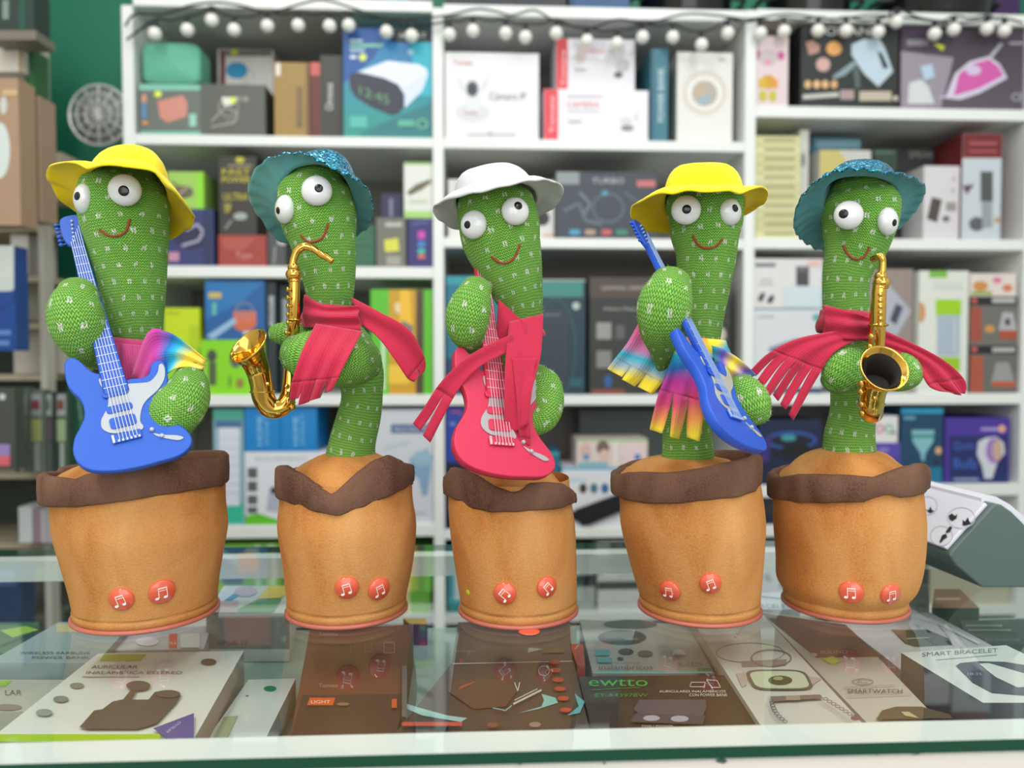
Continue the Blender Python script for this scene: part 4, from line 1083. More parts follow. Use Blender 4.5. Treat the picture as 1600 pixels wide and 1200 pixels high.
# --- left bay, top shelf
z = B('grey and mint gadget box with a pinkish speaker picture under the teal case', 217, 131, 313, 212, (104, 112, 104),
  [('r', 217, 131, 313, 141, (128, 196, 174)), ('r', 217, 205, 313, 212, (118, 186, 164)), ('p', [(246, 158), (286, 149), (293, 160), (292, 182), (262, 192), (250, 184)], (206, 140, 124)),
   ('e', 247, 147, 6, 5, (226, 236, 90)), ('r', 222, 148, 229, 160, (216, 150, 130)), ('r', 222, 162, 229, 186, (90, 140, 180)), ('e', 227, 192, 5, 3, (220, 150, 80)), ('r', 296, 178, 307, 198, (150, 206, 190))], bay=0, lv=1)
x0, z1 = SP(221, 65, .02); x1, _ = SP(313, 65, .02)
z = z + 0.0004
mb = MB(); P = []
for a in range(24):
    t = 2 * PI * a / 24; c, s = math.cos(t), math.sin(t); hx, hz = (x1 - x0) / 2, (z1 - z) / 2
    P.append(((x0 + x1) / 2 + hx * math.copysign(abs(c) ** 0.35, c), (z + z1) / 2 + hz * math.copysign(abs(s) ** 0.35, s)))
rows = [[SW(p[0] * k + (1 - k) * (x0 + x1) / 2, y, p[1] * k + (1 - k) * (z + z1) / 2) for p in P] for k, y in ((0.0, .016), (0.9, .017), (0.97, .021), (1, .03), (1, .052), (0.985, .054), (0.985, .057), (1, .059), (1, .085), (0.9, .095), (0, .096))]
vs = [p for r in rows for p in r]; fs = [(i * 24 + j, i * 24 + (j + 1) % 24, (i + 1) * 24 + (j + 1) % 24, (i + 1) * 24 + j) for i in range(10) for j in range(24)]
mb.add(vs, fs, flat((102, 182, 154), 0.7, bump=0.2, bscale=300)); tag(mb.build('zip_case'), 'rounded mint green zip case lying on top of the gadget box, top left shelf', 'case')
B('dark grey box with line drawing and yellow sticker, top left shelf', 313, 131, 414, 212, (88, 92, 84),
  [('t', '100 GB', 366, 158, 22, 7, (200, 200, 190)), ('l', [(330, 190), (352, 168), (372, 176), (366, 192), (330, 198)], 2, (170, 172, 160)), ('o', 357, 168, 16, 15, 2, (150, 154, 144)), ('p', [(346, 152), (370, 152), (364, 164), (350, 166)], (224, 226, 210)), ('e', 364, 157, 5, 5, (224, 234, 80)), ('l', [(352, 190), (374, 186)], 1.5, (160, 160, 150))], dep=.15, bay=0, lv=1)
B('white carton with red stripe and blue mask picture behind the dark grey box', 340, 76, 427, 212, (222, 220, 214),
  [('r', 344, 78, 352, 150, (120, 40, 44)), ('e', 370, 110, 17, 13, (30, 150, 200)), ('l', [(386, 108), (396, 112), (398, 128)], 1.5, (150, 190, 210)), ('r', 353, 78, 425, 88, (120, 120, 110)), ('e', 366, 81, 6, 5, (214, 220, 70))], dep=.09, d=.17, bay=0, lv=1)
B('tall mustard brown box with dark lettering down its side', 428, 97, 483, 212, (158, 128, 66),
  [('r', 431, 99, 438, 118, (228, 226, 214)), ('r', 463, 135, 473, 200, (122, 98, 60)), ('t', 'MINI', 465, 196, 6, 4, (60, 50, 40)), ('r', 478, 97, 483, 212, (120, 90, 50))], dep=.16, bay=0, lv=1, side=(150, 110, 50))
B('dark red box squeezed behind the mustard box', 484.5, 97, 500, 212, (98, 38, 32), [('r', 484, 97, 501, 118, (196, 96, 86))], dep=.14, d=.012, bay=0, lv=1)
B('slim black box with white lettering running upward', 500, 86, 535, 212, (52, 54, 48), [('t', 'Chronos', 520, 172, 42, 11, (226, 228, 222), (0, -1, -1, 0), 0)[:6] + ((0, -1, -1, 0), (226, 228, 222)), ('r', 529, 86, 535, 212, (36, 38, 34))], dep=.2, bay=0, lv=1)
B('large blue and teal box with white clock radio picture, top left shelf', 536, 43, 677, 212, ('g', (20, 148, 128), (36, 120, 190)),
  [('p', [(536, 43), (606, 43), (585, 90), (536, 130)], (28, 84, 156)), ('p', [(640, 60), (677, 60), (677, 150), (650, 150)], (48, 176, 196)), ('p', [(580, 200), (677, 160), (677, 212), (560, 212)], (34, 118, 124)),
   ('r', 612, 45, 677, 66, (20, 24, 26)), ('t', 'SMART', 624, 59, 42, 7, (220, 224, 224)),
   ('p', [(556, 114), (606, 95), (655, 101), (667, 108), (669, 118), (660, 142), (634, 168), (600, 150)], (212, 222, 242)),
   ('p', [(556, 114), (606, 95), (655, 101), (668, 112), (625, 140), (600, 122)], (226, 234, 248)),
   ('p', [(546, 122), (550, 115), (562, 113), (600, 122), (622, 132), (632, 148), (632, 166), (622, 178), (612, 180), (580, 167), (556, 152), (547, 138)], (44, 48, 62)),
   ('t', '12:45', 562, 148, 46, 14, (1, .35, 0, -1), (96, 158, 112)),
   ('r', 547, 62, 566, 66, (190, 214, 220)), ('r', 547, 69, 598, 74, (130, 200, 170)), ('r', 547, 77, 570, 81, (180, 210, 226)), ('r', 547, 87, 557, 92, (220, 230, 240)), ('e', 567, 90, 6, 6, (214, 232, 120)),
   ('r', 547, 182, 574, 200, (84, 184, 170)), ('o', 660, 194, 9, 8, 2.5, (120, 190, 150)), ('r', 622, 188, 648, 198, (90, 176, 150)), ('e', 642, 82, 5, 5, (150, 200, 220))], dep=.15, bay=0, lv=1)
# --- middle bay, top shelf
B('white camera carton with red lettering and grey camera picture', 695, 81, 842, 218, (230, 230, 232),
  [('t', 'Tomate', 708, 102, 30, 8, (180, 20, 30)), ('e', 738, 176, 26, 14, (214, 216, 220)), ('r', 728, 150, 750, 172, (224, 226, 230)), ('e', 738, 139, 12, 15, (214, 216, 220)), ('e', 738, 139, 9, 12, (78, 82, 88)), ('e', 738, 139, 5, 6, (50, 54, 60)),
   ('t', 'Tomate', 724, 179, 22, 5, (200, 60, 66)), ('t', 'Cámara IP', 765, 156, 57, 11, (110, 112, 118)), ('l', [(724, 142), (716, 122)], 1.5, (190, 192, 196)), ('l', [(752, 142), (762, 122)], 1.5, (190, 192, 196)),
   ('r', 730, 210, 806, 212, (160, 160, 160)), ('e', 766, 210, 5, 4, (190, 190, 190))], dep=.2, bay=1, lv=1)
z = B('white camera box with red left end, lower of the two stacked', 850, 139, 1013, 219, (232, 230, 236),
  [('r', 850, 139, 872, 219, (222, 62, 78)), ('t', 'Tomate', 866, 208, 58, 7, (0, -1, -1, 0), (250, 220, 224)), ('r', 886, 149, 942, 153, (200, 196, 202)), ('t', 'CAMERA', 886, 168, 50, 9, (206, 100, 110)), ('r', 886, 172, 936, 175, (206, 204, 210)), ('r', 888, 188, 908, 192, (180, 180, 186)), ('e', 980, 200, 10, 5, (140, 140, 140)), ('e', 978, 188, 9, 5, (214, 214, 216)), ('l', [(994, 178), (994, 188)], 3, (200, 200, 204))], dep=.14, bay=1, lv=1)
B('smaller white camera box with red left end stacked on top', 869, 60, 992, 139, (224, 222, 228),
  [('r', 869, 60, 887, 139, (214, 60, 66)), ('t', 'Tomate', 883, 134, 56, 6, (0, -1, -1, 0), (250, 220, 224)), ('t', 'CAMERA', 902, 84, 42, 8, (206, 100, 100)), ('r', 896, 62, 946, 74, (206, 204, 212)), ('r', 898, 107, 916, 112, (180, 180, 186)), ('e', 966, 80, 12, 14, (196, 194, 198)), ('e', 972, 102, 12, 10, (188, 186, 190)), ('e', 966, 117, 7, 5, (96, 92, 92)), ('e', 908, 88, 9, 9, (214, 200, 196))], dep=.12, d=.03, zfix=z + .0004)
B('slim teal box standing upright with white lettering, top middle shelf', 1017, 76, 1044, 219, (52, 116, 134), [('t', 'POWER BANK', 1037, 190, 84, 9, (0, -1, -1, 0), (210, 226, 230)), ('r', 1017, 76, 1022, 219, (36, 90, 110))], dep=.17, bay=1, lv=1)
B('white box with a round ring picture, right end of top middle shelf', 1058, 81, 1145, 213, (228, 228, 222),
  [('o', 1101, 145, 32, 32, 2.5, (196, 184, 160)), ('e', 1101, 146, 20, 20, (180, 172, 160)), ('p', [(1090, 146), (1112, 150), (1108, 162), (1092, 162)], (150, 176, 186)), ('p', [(1086, 138), (1098, 130), (1100, 150), (1088, 152)], (196, 168, 140)), ('r', 1122, 91, 1134, 96, (190, 190, 184)), ('o', 1101, 145, 36, 36, 1, (214, 210, 196))], dep=.18, d=.03, bay=1, lv=1, side=(206, 204, 198))
# --- right bay, top shelf
B('pale pink box with small golden bear charm picture', 1180, 56, 1232, 167, (222, 204, 206),
  [('r', 1180, 165, 1232, 176, (230, 230, 226)), ('e', 1184, 86, 6, 7, (190, 80, 140)), ('e', 1220, 87, 6, 7, (196, 84, 146)), ('e', 1201, 90, 15, 13, (196, 186, 190)), ('e', 1200, 97, 4, 5, (226, 140, 170)), ('e', 1200, 128, 12, 11, (206, 160, 50)), ('p', [(1185, 124), (1196, 122), (1198, 136), (1186, 138)], (214, 176, 40)), ('p', [(1204, 122), (1215, 124), (1215, 138), (1204, 136)], (220, 150, 60)), ('e', 1192, 150, 6, 9, (196, 186, 50)), ('e', 1207, 150, 6, 9, (196, 186, 50))], dep=.1, bay=2, lv=1, side=(196, 160, 158))
B('black hand mixer box with cookie pictures, top right shelf', 1252, 38, 1404, 168, (38, 44, 42),
  [('t', 'SOKANY', 1278, 55, 98, 13, (216, 216, 210)), ('p', [(1259, 66), (1270, 62), (1281, 72), (1279, 82), (1264, 86)], (196, 150, 136)), ('e', 1303, 76, 12, 11, (226, 168, 96)), ('e', 1286, 101, 11, 11, (206, 166, 160)),
   ('e', 1262, 132, 5.5, 6.5, (216, 176, 120)), ('e', 1276, 132, 5.5, 6.5, (226, 186, 130)), ('e', 1289, 132, 5.5, 6.5, (222, 182, 130)), ('e', 1303, 132, 5.5, 6.5, (214, 170, 120)),
   ('p', [(1330, 70), (1350, 61), (1374, 62), (1382, 75), (1395, 112), (1372, 136), (1350, 116), (1330, 86)], (186, 206, 218)), ('p', [(1370, 80), (1378, 84), (1388, 106), (1380, 108)], (30, 34, 36)), ('p', [(1300, 120), (1332, 96), (1340, 100), (1320, 118), (1302, 124)], (134, 156, 160)), ('p', [(1332, 108), (1342, 104), (1344, 136), (1336, 140)], (84, 98, 96)),
   ('l', [(1254, 152), (1310, 148)], 7, (196, 196, 190)), ('r', 1312, 141, 1334, 156, (170, 150, 150)), ('r', 1342, 143, 1392, 158, (190, 180, 160)), ('e', 1400, 154, 6, 4, (200, 196, 186))], dep=.16, bay=2, lv=1)
B('grey violet steam iron box with pink iron picture, top right shelf end', 1408, 34, 1600, 168, ('g', (90, 82, 92), (64, 56, 66)),
  [('p', [(1408, 80), (1490, 90), (1470, 168), (1408, 168)], (150, 142, 154)), ('p', [(1465, 152), (1478, 150), (1492, 115), (1515, 96), (1545, 88), (1562, 100), (1574, 122), (1530, 146), (1500, 156)], (208, 202, 222)), ('p', [(1490, 150), (1498, 116), (1520, 100), (1545, 93), (1560, 104), (1568, 118), (1530, 138)], (206, 90, 166)), ('e', 1521, 110, 12, 8, (206, 190, 220)),
   ('l', [(1545, 92), (1565, 68)], 5, (190, 186, 200)), ('p', [(1420, 130), (1438, 124), (1450, 134), (1460, 162), (1418, 162)], (206, 212, 214)), ('p', [(1438, 104), (1456, 100), (1460, 120), (1444, 126)], (176, 202, 222)), ('r', 1416, 62, 1450, 72, (130, 126, 136)), ('p', [(1458, 68), (1476, 72), (1472, 80)], (206, 220, 60)), ('r', 1408, 42, 1452, 56, (70, 50, 76)), ('r', 1576, 66, 1600, 70, (160, 156, 170)), ('t', 'CE', 1580, 158, 18, 12, (190, 186, 200))], dep=.2, bay=2, lv=1)
# --- left bay, second shelf
z = B('navy box with a pale headband picture, second shelf left', 262, 326, 334, 416, (50, 58, 110), [('e', 300, 368, 30, 22, (40, 40, 76)), ('l', [(290, 360), (308, 350), (318, 362), (310, 376), (284, 384)], 4, (170, 170, 196)), ('r', 262, 394, 280, 408, (196, 140, 170)), ('r', 318, 326, 334, 416, (36, 46, 90))], dep=.14, bay=0, lv=2)
B('lime green box with a dark plant-like picture on the navy box', 262, 268, 318, 326, (158, 202, 92), [('r', 308, 268, 318, 326, (140, 220, 40)), ('e', 286, 300, 16, 10, (96, 92, 76)), ('l', [(268, 284), (300, 306)], 4, (110, 104, 80)), ('l', [(274, 308), (296, 290)], 4, (160, 150, 130))], dep=.12, zfix=z + .0003)
z = B('red box with faint white lettering under the black and yellow box', 341, 367, 416, 416, (160, 62, 54), [('t', 'Type', 368, 406, 26, 12, (210, 150, 140)), ('p', [(346, 372), (400, 372), (380, 392), (350, 390)], (176, 84, 74))], dep=.14, bay=0, lv=2)
B('black box with yellow lettering and a hand tool picture', 341, 244, 400, 367, (52, 50, 44),
  [('e', 375, 250, 7, 5, (190, 180, 50)), ('r', 356, 257, 394, 261, (130, 126, 100)), ('t', 'FAST', 347, 273, 44, 9, (216, 204, 50)), ('t', 'POWER', 347, 285, 44, 9, (216, 204, 50)), ('t', 'ULTRA', 349, 313, 38, 11, (206, 196, 50)), ('p', [(350, 318), (362, 318), (360, 330), (352, 334)], (150, 140, 60)), ('e', 376, 338, 11, 6, (160, 170, 160)), ('l', [(362, 344), (352, 358)], 4, (130, 136, 126))], dep=.14, zfix=z + .0003)
B('charcoal box with a grey logo behind the left saxophone', 418, 356, 446, 416, (74, 76, 76), [('e', 443, 378, 10, 5, (190, 190, 186)), ('l', [(430, 385), (428, 412)], 2, (170, 170, 166))], dep=.12, bay=0, lv=2)
z = ZL[0][2][1]
for k in range(5):
    z = B(['lowest', 'second lowest', 'middle', 'second highest', 'topmost'][k] + ' dark green flat box in the stack beside the second hat', 552, 403.5 - 12.6 * k, 586, 415.5 - 12.6 * k, (38, 96 + 6 * (k % 2), 68), [('r', 552, 403.5 - 12.6 * k, 586, 405 - 12.6 * k, (60, 140, 100))], dep=.12, d=.02, zfix=z + .0003, group='dark green flat boxes')
z = B('grey olive box with yellow square sticker, second shelf', 588, 340, 634, 416, (112, 112, 100), [('p', [(600, 375), (622, 372), (624, 392), (602, 394)], (216, 216, 70)), ('r', 602, 348, 628, 354, (190, 190, 180)), ('r', 604, 400, 626, 414, (160, 158, 146))], dep=.12, bay=0, lv=2)
B('small dark navy box with pale stripe on the grey olive box', 596, 302, 628, 340, (28, 30, 72), [('r', 608, 310, 614, 338, (120, 120, 150))], dep=.1, d=.04, zfix=z + .0003)
z = B('indigo box with coloured sample squares, second shelf right end', 637, 341, 677, 416, (42, 42, 110), [('r', 653, 361, 664, 373, (206, 70, 176)), ('r', 653, 377, 664, 386, (60, 130, 200)), ('r', 653, 389, 664, 396, (60, 190, 170)), ('r', 653, 398, 664, 404, (220, 110, 90)), ('l', [(644, 350), (672, 346)], 1.5, (130, 130, 180))], dep=.12, bay=0, lv=2)
B('white and lime box with a dark pocket knife picture', 631, 253, 677, 341, (222, 224, 216), [('r', 631, 253, 677, 257, (120, 180, 60)), ('p', [(636, 300), (650, 288), (672, 280), (676, 284), (660, 296), (640, 306)], (104, 98, 70)), ('r', 632, 330, 677, 341, (160, 212, 110)), ('r', 640, 312, 668, 318, (196, 206, 180))], dep=.1, zfix=z + .0003)
# --- middle bay, second shelf
B('white box with a round dark lens behind the white hat', 700, 280, 866, 372, (216, 214, 210), [('e', 847, 341, 12, 12, (44, 44, 44)), ('e', 847, 341, 7, 7, (26, 26, 26)), ('r', 848, 366, 866, 370, (206, 160, 120))], dep=.15, d=.03, bay=1, lv=2)
B('dark slate games box with pale lettering and coloured tabs', 869, 268, 1027, 372, (56, 64, 74),
  [('r', 869, 268, 905, 288, (140, 148, 150)), ('t', 'TURBO', 925, 287, 50, 9, (180, 188, 190)), ('r', 995, 282, 1024, 292, (196, 110, 110)), ('l', [(880, 330), (905, 318), (915, 345), (940, 350)], 5, (96, 108, 116)), ('l', [(905, 300), (922, 318), (914, 334)], 5, (104, 116, 122)), ('o', 950, 325, 26, 24, 4, (84, 100, 112)), ('l', [(975, 300), (1015, 330), (990, 345)], 4, (84, 98, 110)), ('e', 945, 302, 5, 4, (90, 150, 180)),
   ('r', 890, 359, 906, 367, (70, 160, 196)), ('r', 914, 359, 930, 367, (180, 150, 130)), ('r', 940, 359, 955, 367, (200, 96, 96)), ('r', 963, 359, 980, 367, (60, 140, 110))], dep=.16, bay=1, lv=2)
# --- right bay, second shelf
z = ZL[2][2][1]
for k in range(11):
    y1 = 372 - 14.6 * k
    z = B(f'pale yellow flat carton in the tall stack, {["at the bottom", "second from bottom", "third from bottom", "fourth from bottom", "fifth from bottom", "sixth from bottom", "fifth from top", "fourth from top", "third from top", "second from top", "at the top"][k]}', 1180, y1 - 14.4, 1250, y1, (206, 204, 150) if k % 3 else (214, 212, 164),
      [('r', 1194, y1 - 9, 1242, y1 - 5, (150, 146, 104)), ('r', 1180, y1 - 14.4, 1250, y1 - 13, (170, 168, 120))], dep=.14, d=.012, zfix=z + .0003, group='pale yellow flat cartons')
B('thin off-white box leaning beside the yellow stack', 1250, 203, 1264, 372, (206, 204, 196), [('e', 1255, 250, 3, 12, (120, 120, 116))], dep=.18, d=.04, bay=2, lv=2)
B('teal blue box with glossy window behind the fifth hat', 1268, 214, 1345, 372, (60, 112, 128), [('r', 1275, 219, 1346, 231, (130, 174, 190))], dep=.09, d=.1, bay=2, lv=2)
B('white and straw yellow box in front of the teal box', 1281, 234, 1361, 372, (196, 196, 188), [('p', [(1281, 234), (1310, 234), (1322, 250), (1322, 300), (1281, 300)], (196, 184, 110))], dep=.06, d=.02, bay=2, lv=2)
B('dark green box beside the straw yellow box, second right shelf', 1366, 233, 1402, 372, (40, 62, 50), [('r', 1364, 236, 1396, 240, (80, 110, 90))], dep=.12, d=.04, bay=2, lv=2)
B('black box with grey lettering behind the white phone box', 1403, 232, 1460, 372, (44, 46, 44), [('t', 'SPEAKER', 1420, 247, 54, 11, (150, 156, 150)), ('r', 1404, 268, 1442, 371, (44, 54, 48)), ('l', [(1408, 330), (1438, 330)], 20, (60, 70, 64))], dep=.08, d=.12, bay=2, lv=2)
B('white box with dark phone picture, second right shelf', 1444, 259, 1500, 372, (212, 210, 212), [('p', [(1456, 308), (1472, 312), (1464, 348), (1448, 342)], (76, 70, 70)), ('r', 1478, 316, 1494, 330, (150, 146, 146)), ('e', 1478, 342, 6, 5, (110, 106, 106)), ('e', 1490, 280, 3, 4, (180, 180, 180)), ('e', 1489, 298, 3, 4, (180, 180, 180))], dep=.09, d=.02, bay=2, lv=2)
B('tall red topped box with grey appliance picture, right end', 1504.5, 208, 1566, 372, (196, 204, 210), [('r', 1503, 208, 1566, 247, (116, 36, 42)), ('r', 1515, 222, 1558, 226, (170, 90, 96)), ('r', 1515, 235, 1558, 238, (170, 90, 96)), ('r', 1532, 268, 1551, 315, (78, 86, 84)), ('e', 1526, 350, 12, 11, (90, 94, 100)), ('r', 1534, 316, 1550, 356, (150, 156, 162)), ('p', [(1504, 290), (1522, 288), (1510, 304)], (100, 70, 74)), ('e', 1558, 344, 5, 4, (190, 150, 120))], dep=.15, d=.015, bay=2, lv=2, side=(110, 34, 40))
# --- left bay, third shelf
z = B('bright green box with earphone picture, third shelf left', 312, 531, 412, 617, (136, 214, 20), [('e', 331, 556, 8, 10, (70, 74, 62)), ('r', 326, 566, 338, 602, (80, 90, 60)), ('e', 368, 562, 9, 13, (90, 96, 84)), ('r', 357, 588, 361, 604, (90, 140, 40)), ('r', 370, 592, 380, 606, (150, 120, 60))], dep=.13, bay=0, lv=3)
B('blue box with an orange bucket picture on the bright green box', 320, 438, 414, 531, (26, 92, 156), [('p', [(320, 438), (414, 438), (380, 470), (320, 500)], (36, 116, 178)), ('e', 382, 503, 19, 15, (206, 106, 72)), ('r', 365, 486, 400, 505, (214, 112, 76)), ('o', 382, 484, 14, 12, 2.5, (120, 130, 150)), ('p', [(322, 525), (366, 496), (370, 504), (334, 530)], (150, 186, 214)), ('r', 326, 457, 346, 466, (206, 180, 90)), ('r', 332, 473, 338, 492, (110, 190, 170)), ('r', 380, 518, 400, 523, (206, 214, 222))], dep=.12, zfix=z + .0003, side=(22, 40, 60))
for k, (a, b) in enumerate(((416.5, 431), (437, 452))):
    B(('slim dark box with grey lettering next to the orange bucket box', 'slim dark box with grey lettering right behind the left saxophone')[k], a, 440 + 6 * k, b, 617, (30, 44, 50), [('r', a + 4, 462 + 5 * k, b - 3, 510 + 5 * k, (160, 170, 174)), ('t', 'LED', a + 8, 500, 26, 6, (0, -1, -1, 0), (60, 70, 76))], dep=.14, d=.02 + .02 * k, bay=0, lv=3)
z = B('lime yellow carton with earphone picture, bottom of the lime pair', 256, 545, 310, 617, (150, 216, 30), [('e', 290, 570, 8, 12, (80, 84, 60))], dep=.12, bay=0, lv=3)
B('lime yellow carton with dark lettering, top of the lime pair', 256, 481, 312, 545, (196, 220, 16), [('t', 'redbeat', 258, 491, 22, 5, (90, 110, 20)), ('r', 296, 508, 312, 545, (176, 206, 14))], dep=.12, zfix=z + .0003)
B('green edged box with golden corn coloured picture, third shelf right', 579, 452, 676, 617, (92, 190, 38), [('r', 608, 453, 652, 617, (206, 156, 30)), ('p', [(625, 453), (640, 453), (645, 520), (624, 500)], (240, 190, 50)), ('r', 650, 453, 662, 617, (76, 62, 40)), ('p', [(616, 475), (624, 472), (626, 490), (618, 488)], (230, 210, 170)), ('p', [(628, 500), (646, 510), (640, 545), (626, 540)], (120, 120, 116)), ('r', 596, 505, 602, 610, (206, 230, 190)), ('r', 607, 570, 640, 600, (240, 196, 60))], dep=.12, bay=0, lv=3)
# --- middle bay, third shelf
B('blue and teal box hidden behind the middle cactus', 697, 431, 800, 617, (24, 112, 138), [('r', 697, 560, 760, 617, (30, 60, 100)), ('r', 697, 431, 800, 445, (40, 150, 160))], dep=.12, bay=1, lv=3)
B('dark teal box with a phone shaped window, third middle shelf', 835, 436, 915, 617, (22, 52, 66), [('r', 835, 436, 915, 440, (150, 170, 160)), ('r', 840, 441, 911, 464, (60, 136, 124)), ('r', 846, 482, 888, 610, (40, 56, 66)), ('o', 867, 545, 34, 80, 3, (36, 84, 90)), ('e', 900, 478, 6, 6, (176, 196, 190)), ('r', 850, 490, 876, 494, (90, 106, 110)), ('r', 890, 590, 910, 604, (30, 90, 100))], dep=.13, bay=1, lv=3)
z = B('black box with small white cup pictures, third middle shelf', 921, 466, 1142, 617, (42, 46, 42),
  [('t', 'Heavy Duty', 944, 486, 50, 6, (190, 190, 180)), ('r', 932, 504, 955, 530, (150, 150, 146)), ('r', 932, 548, 955, 575, (130, 130, 126)), ('r', 962, 508, 976, 530, (90, 90, 90)), ('e', 950, 596, 6, 10, (40, 90, 150)), ('r', 925, 608, 976, 616, (130, 70, 50)), ('e', 1124, 523, 10, 13, (196, 190, 176)), ('r', 1100, 500, 1140, 502, (80, 84, 80))], dep=.14, bay=1, lv=3)
B('brown topped flat box with pale lettering on the black cup box', 921, 433, 1142, 466, (74, 64, 54), [('t', 'GAMING SERIES', 940, 453, 70, 6, (190, 184, 170))], dep=.13, zfix=z + .0003)
# --- right bay, third shelf
z = B('white box with blue base stripe, lower left of third right shelf', 1178, 481, 1286, 617, (214, 218, 222), [('r', 1178, 481, 1286, 484, (110, 150, 160)), ('r', 1184, 493, 1210, 497, (180, 184, 186)), ('p', [(1200, 544), (1240, 530), (1286, 526), (1250, 548), (1204, 552)], (110, 134, 156)), ('r', 1178, 606, 1286, 617, (46, 78, 104)), ('t', 'ELETRO', 1196, 611, 30, 5, (206, 214, 220)), ('e', 1276, 496, 7, 6, (90, 176, 170))], dep=.15, bay=2, lv=3)
B('white box with a dark phone and earbud pictures, above the blue striped box', 1178, 404, 1286, 481, (220, 220, 220), [('r', 1180, 411, 1212, 417, (110, 114, 116)), ('r', 1244, 416, 1264, 454, (74, 74, 80)), ('r', 1247, 416, 1261, 424, (110, 110, 116)), ('p', [(1186, 462), (1192, 456), (1196, 460), (1190, 472), (1184, 470)], (56, 56, 58)), ('p', [(1200, 466), (1207, 460), (1210, 464), (1206, 474), (1198, 473)], (60, 60, 62)), ('p', [(1225, 447), (1286, 447), (1286, 480), (1225, 480)], (206, 220, 224)), ('e', 1272, 412, 12, 5, (226, 190, 180)), ('r', 1188, 436, 1206, 438, (170, 170, 170)), ('r', 1186, 443, 1208, 445, (176, 176, 176))], dep=.15, zfix=z + .0003)
B('taupe box with tilted pale tablet picture behind the fifth cactus', 1352, 420, 1427, 617, (150, 138, 132), [('p', [(1365, 445), (1385, 440), (1424, 486), (1400, 526), (1366, 510)], (176, 180, 192)), ('p', [(1400, 474), (1411, 480), (1400, 508), (1390, 500)], (70, 70, 86)), ('r', 1366, 560, 1430, 600, (190, 190, 186))], dep=.1, d=.03, bay=2, lv=3)
B('white box with lime bottle picture, third right shelf', 1437, 423, 1514, 617, (220, 224, 214), [('r', 1452, 421, 1480, 434, (120, 184, 70)), ('r', 1462, 468, 1502, 492, (156, 206, 30)), ('r', 1464, 492, 1500, 556, (170, 184, 196)), ('r', 1464, 558, 1500, 580, (150, 196, 40)), ('r', 1458, 440, 1504, 452, (206, 216, 204)), ('e', 1438, 488, 8, 16, (206, 150, 100)), ('r', 1490, 498, 1493, 550, (196, 206, 214))], dep=.12, bay=2, lv=3)
z = B('grey box with orange grater picture, lower one', 1516, 540, 1590, 617, (104, 104, 100), [('r', 1516, 540, 1590, 553, (30, 32, 34)), ('r', 1550, 543, 1586, 550, (180, 180, 180)), ('r', 1516, 556, 1536, 613, (170, 84, 60)), ('p', [(1548, 600), (1556, 566), (1576, 566), (1586, 600)], (150, 152, 152)), ('r', 1550, 596, 1586, 604, (190, 90, 50)), ('e', 1522, 546, 5, 4, (200, 90, 90))], dep=.12, bay=2, lv=3)
z = B('grey box with orange grater picture, middle one under the food box', 1516, 463, 1590, 540, (110, 110, 106), [('r', 1516, 463, 1590, 477, (34, 36, 38)), ('r', 1550, 466, 1586, 473, (190, 190, 190)), ('r', 1516, 480, 1534, 534, (160, 80, 60)), ('p', [(1560, 516), (1566, 488), (1582, 488), (1590, 516)], (176, 178, 180)), ('e', 1546, 514, 8, 6, (206, 150, 80)), ('r', 1562, 516, 1590, 530, (170, 80, 50)), ('e', 1574, 503, 4, 6, (50, 50, 56)), ('e', 1522, 470, 5, 4, (200, 90, 90))], dep=.12, zfix=z + .0003)
B('pale box with food pictures on top of the grater boxes', 1516, 427, 1588, 463, (222, 214, 206), [('e', 1532, 447, 12, 8, (206, 140, 80)), ('e', 1574, 450, 8, 6, (214, 130, 90)), ('e', 1558, 438, 7, 5, (220, 120, 160)), ('r', 1518, 455, 1550, 461, (150, 170, 90))], dep=.1, zfix=z + .0003)
# --- left bay, fourth shelf
B('tall mint edged panel box with white grid, fourth shelf left', 333, 640, 380, 818, (140, 178, 190), [('r', 333, 640, 380, 656, (70, 160, 140)), ('r', 333, 786, 380, 818, (50, 184, 150)), ('r', 342, 660, 374, 790, (216, 220, 232)), ('r', 336, 657, 378, 668, (60, 110, 150))] + [('l', [(342, 686 + 14 * i), (374, 686 + 14 * i)], 1.2, (176, 186, 206)) for i in range(7)], dep=.12, bay=0, lv=4)
z = B('white box with column of grey icons and green corner, fourth shelf', 382, 706, 560, 820, (222, 226, 232), [('r', 387, 731, 402, 747, (90, 94, 96)), ('r', 387, 752, 402, 768, (90, 94, 96)), ('r', 387, 774, 402, 788, (90, 94, 96)), ('r', 387, 792, 402, 802, (90, 94, 96)), ('t', 'EQUIPMENT', 400, 720, 80, 6, (170, 176, 180)), ('p', [(382, 806), (404, 802), (440, 814), (440, 820), (382, 820)], (96, 190, 40)), ('p', [(420, 770), (440, 758), (440, 800), (416, 798)], (176, 180, 196)), ('e', 430, 766, 8, 6, (60, 60, 66))], dep=.15, bay=0, lv=4)
for k, (a, b) in enumerate(((382, 437), (438, 495))):
    B(('bright blue carton with upright white lettering, left of the pair on the icon box', 'bright blue carton with upright white lettering, right of the pair on the icon box')[k], a, 637, b, 706, (10, 128, 198), [('t', 'HOME', a + 28, 696, 46, 8, (0, -1, -1, 0), (150, 206, 236)), ('t', 'SMART', a + 38, 696, 50, 6, (0, -1, -1, 0), (120, 190, 226))], dep=.14, zfix=z + .0003)
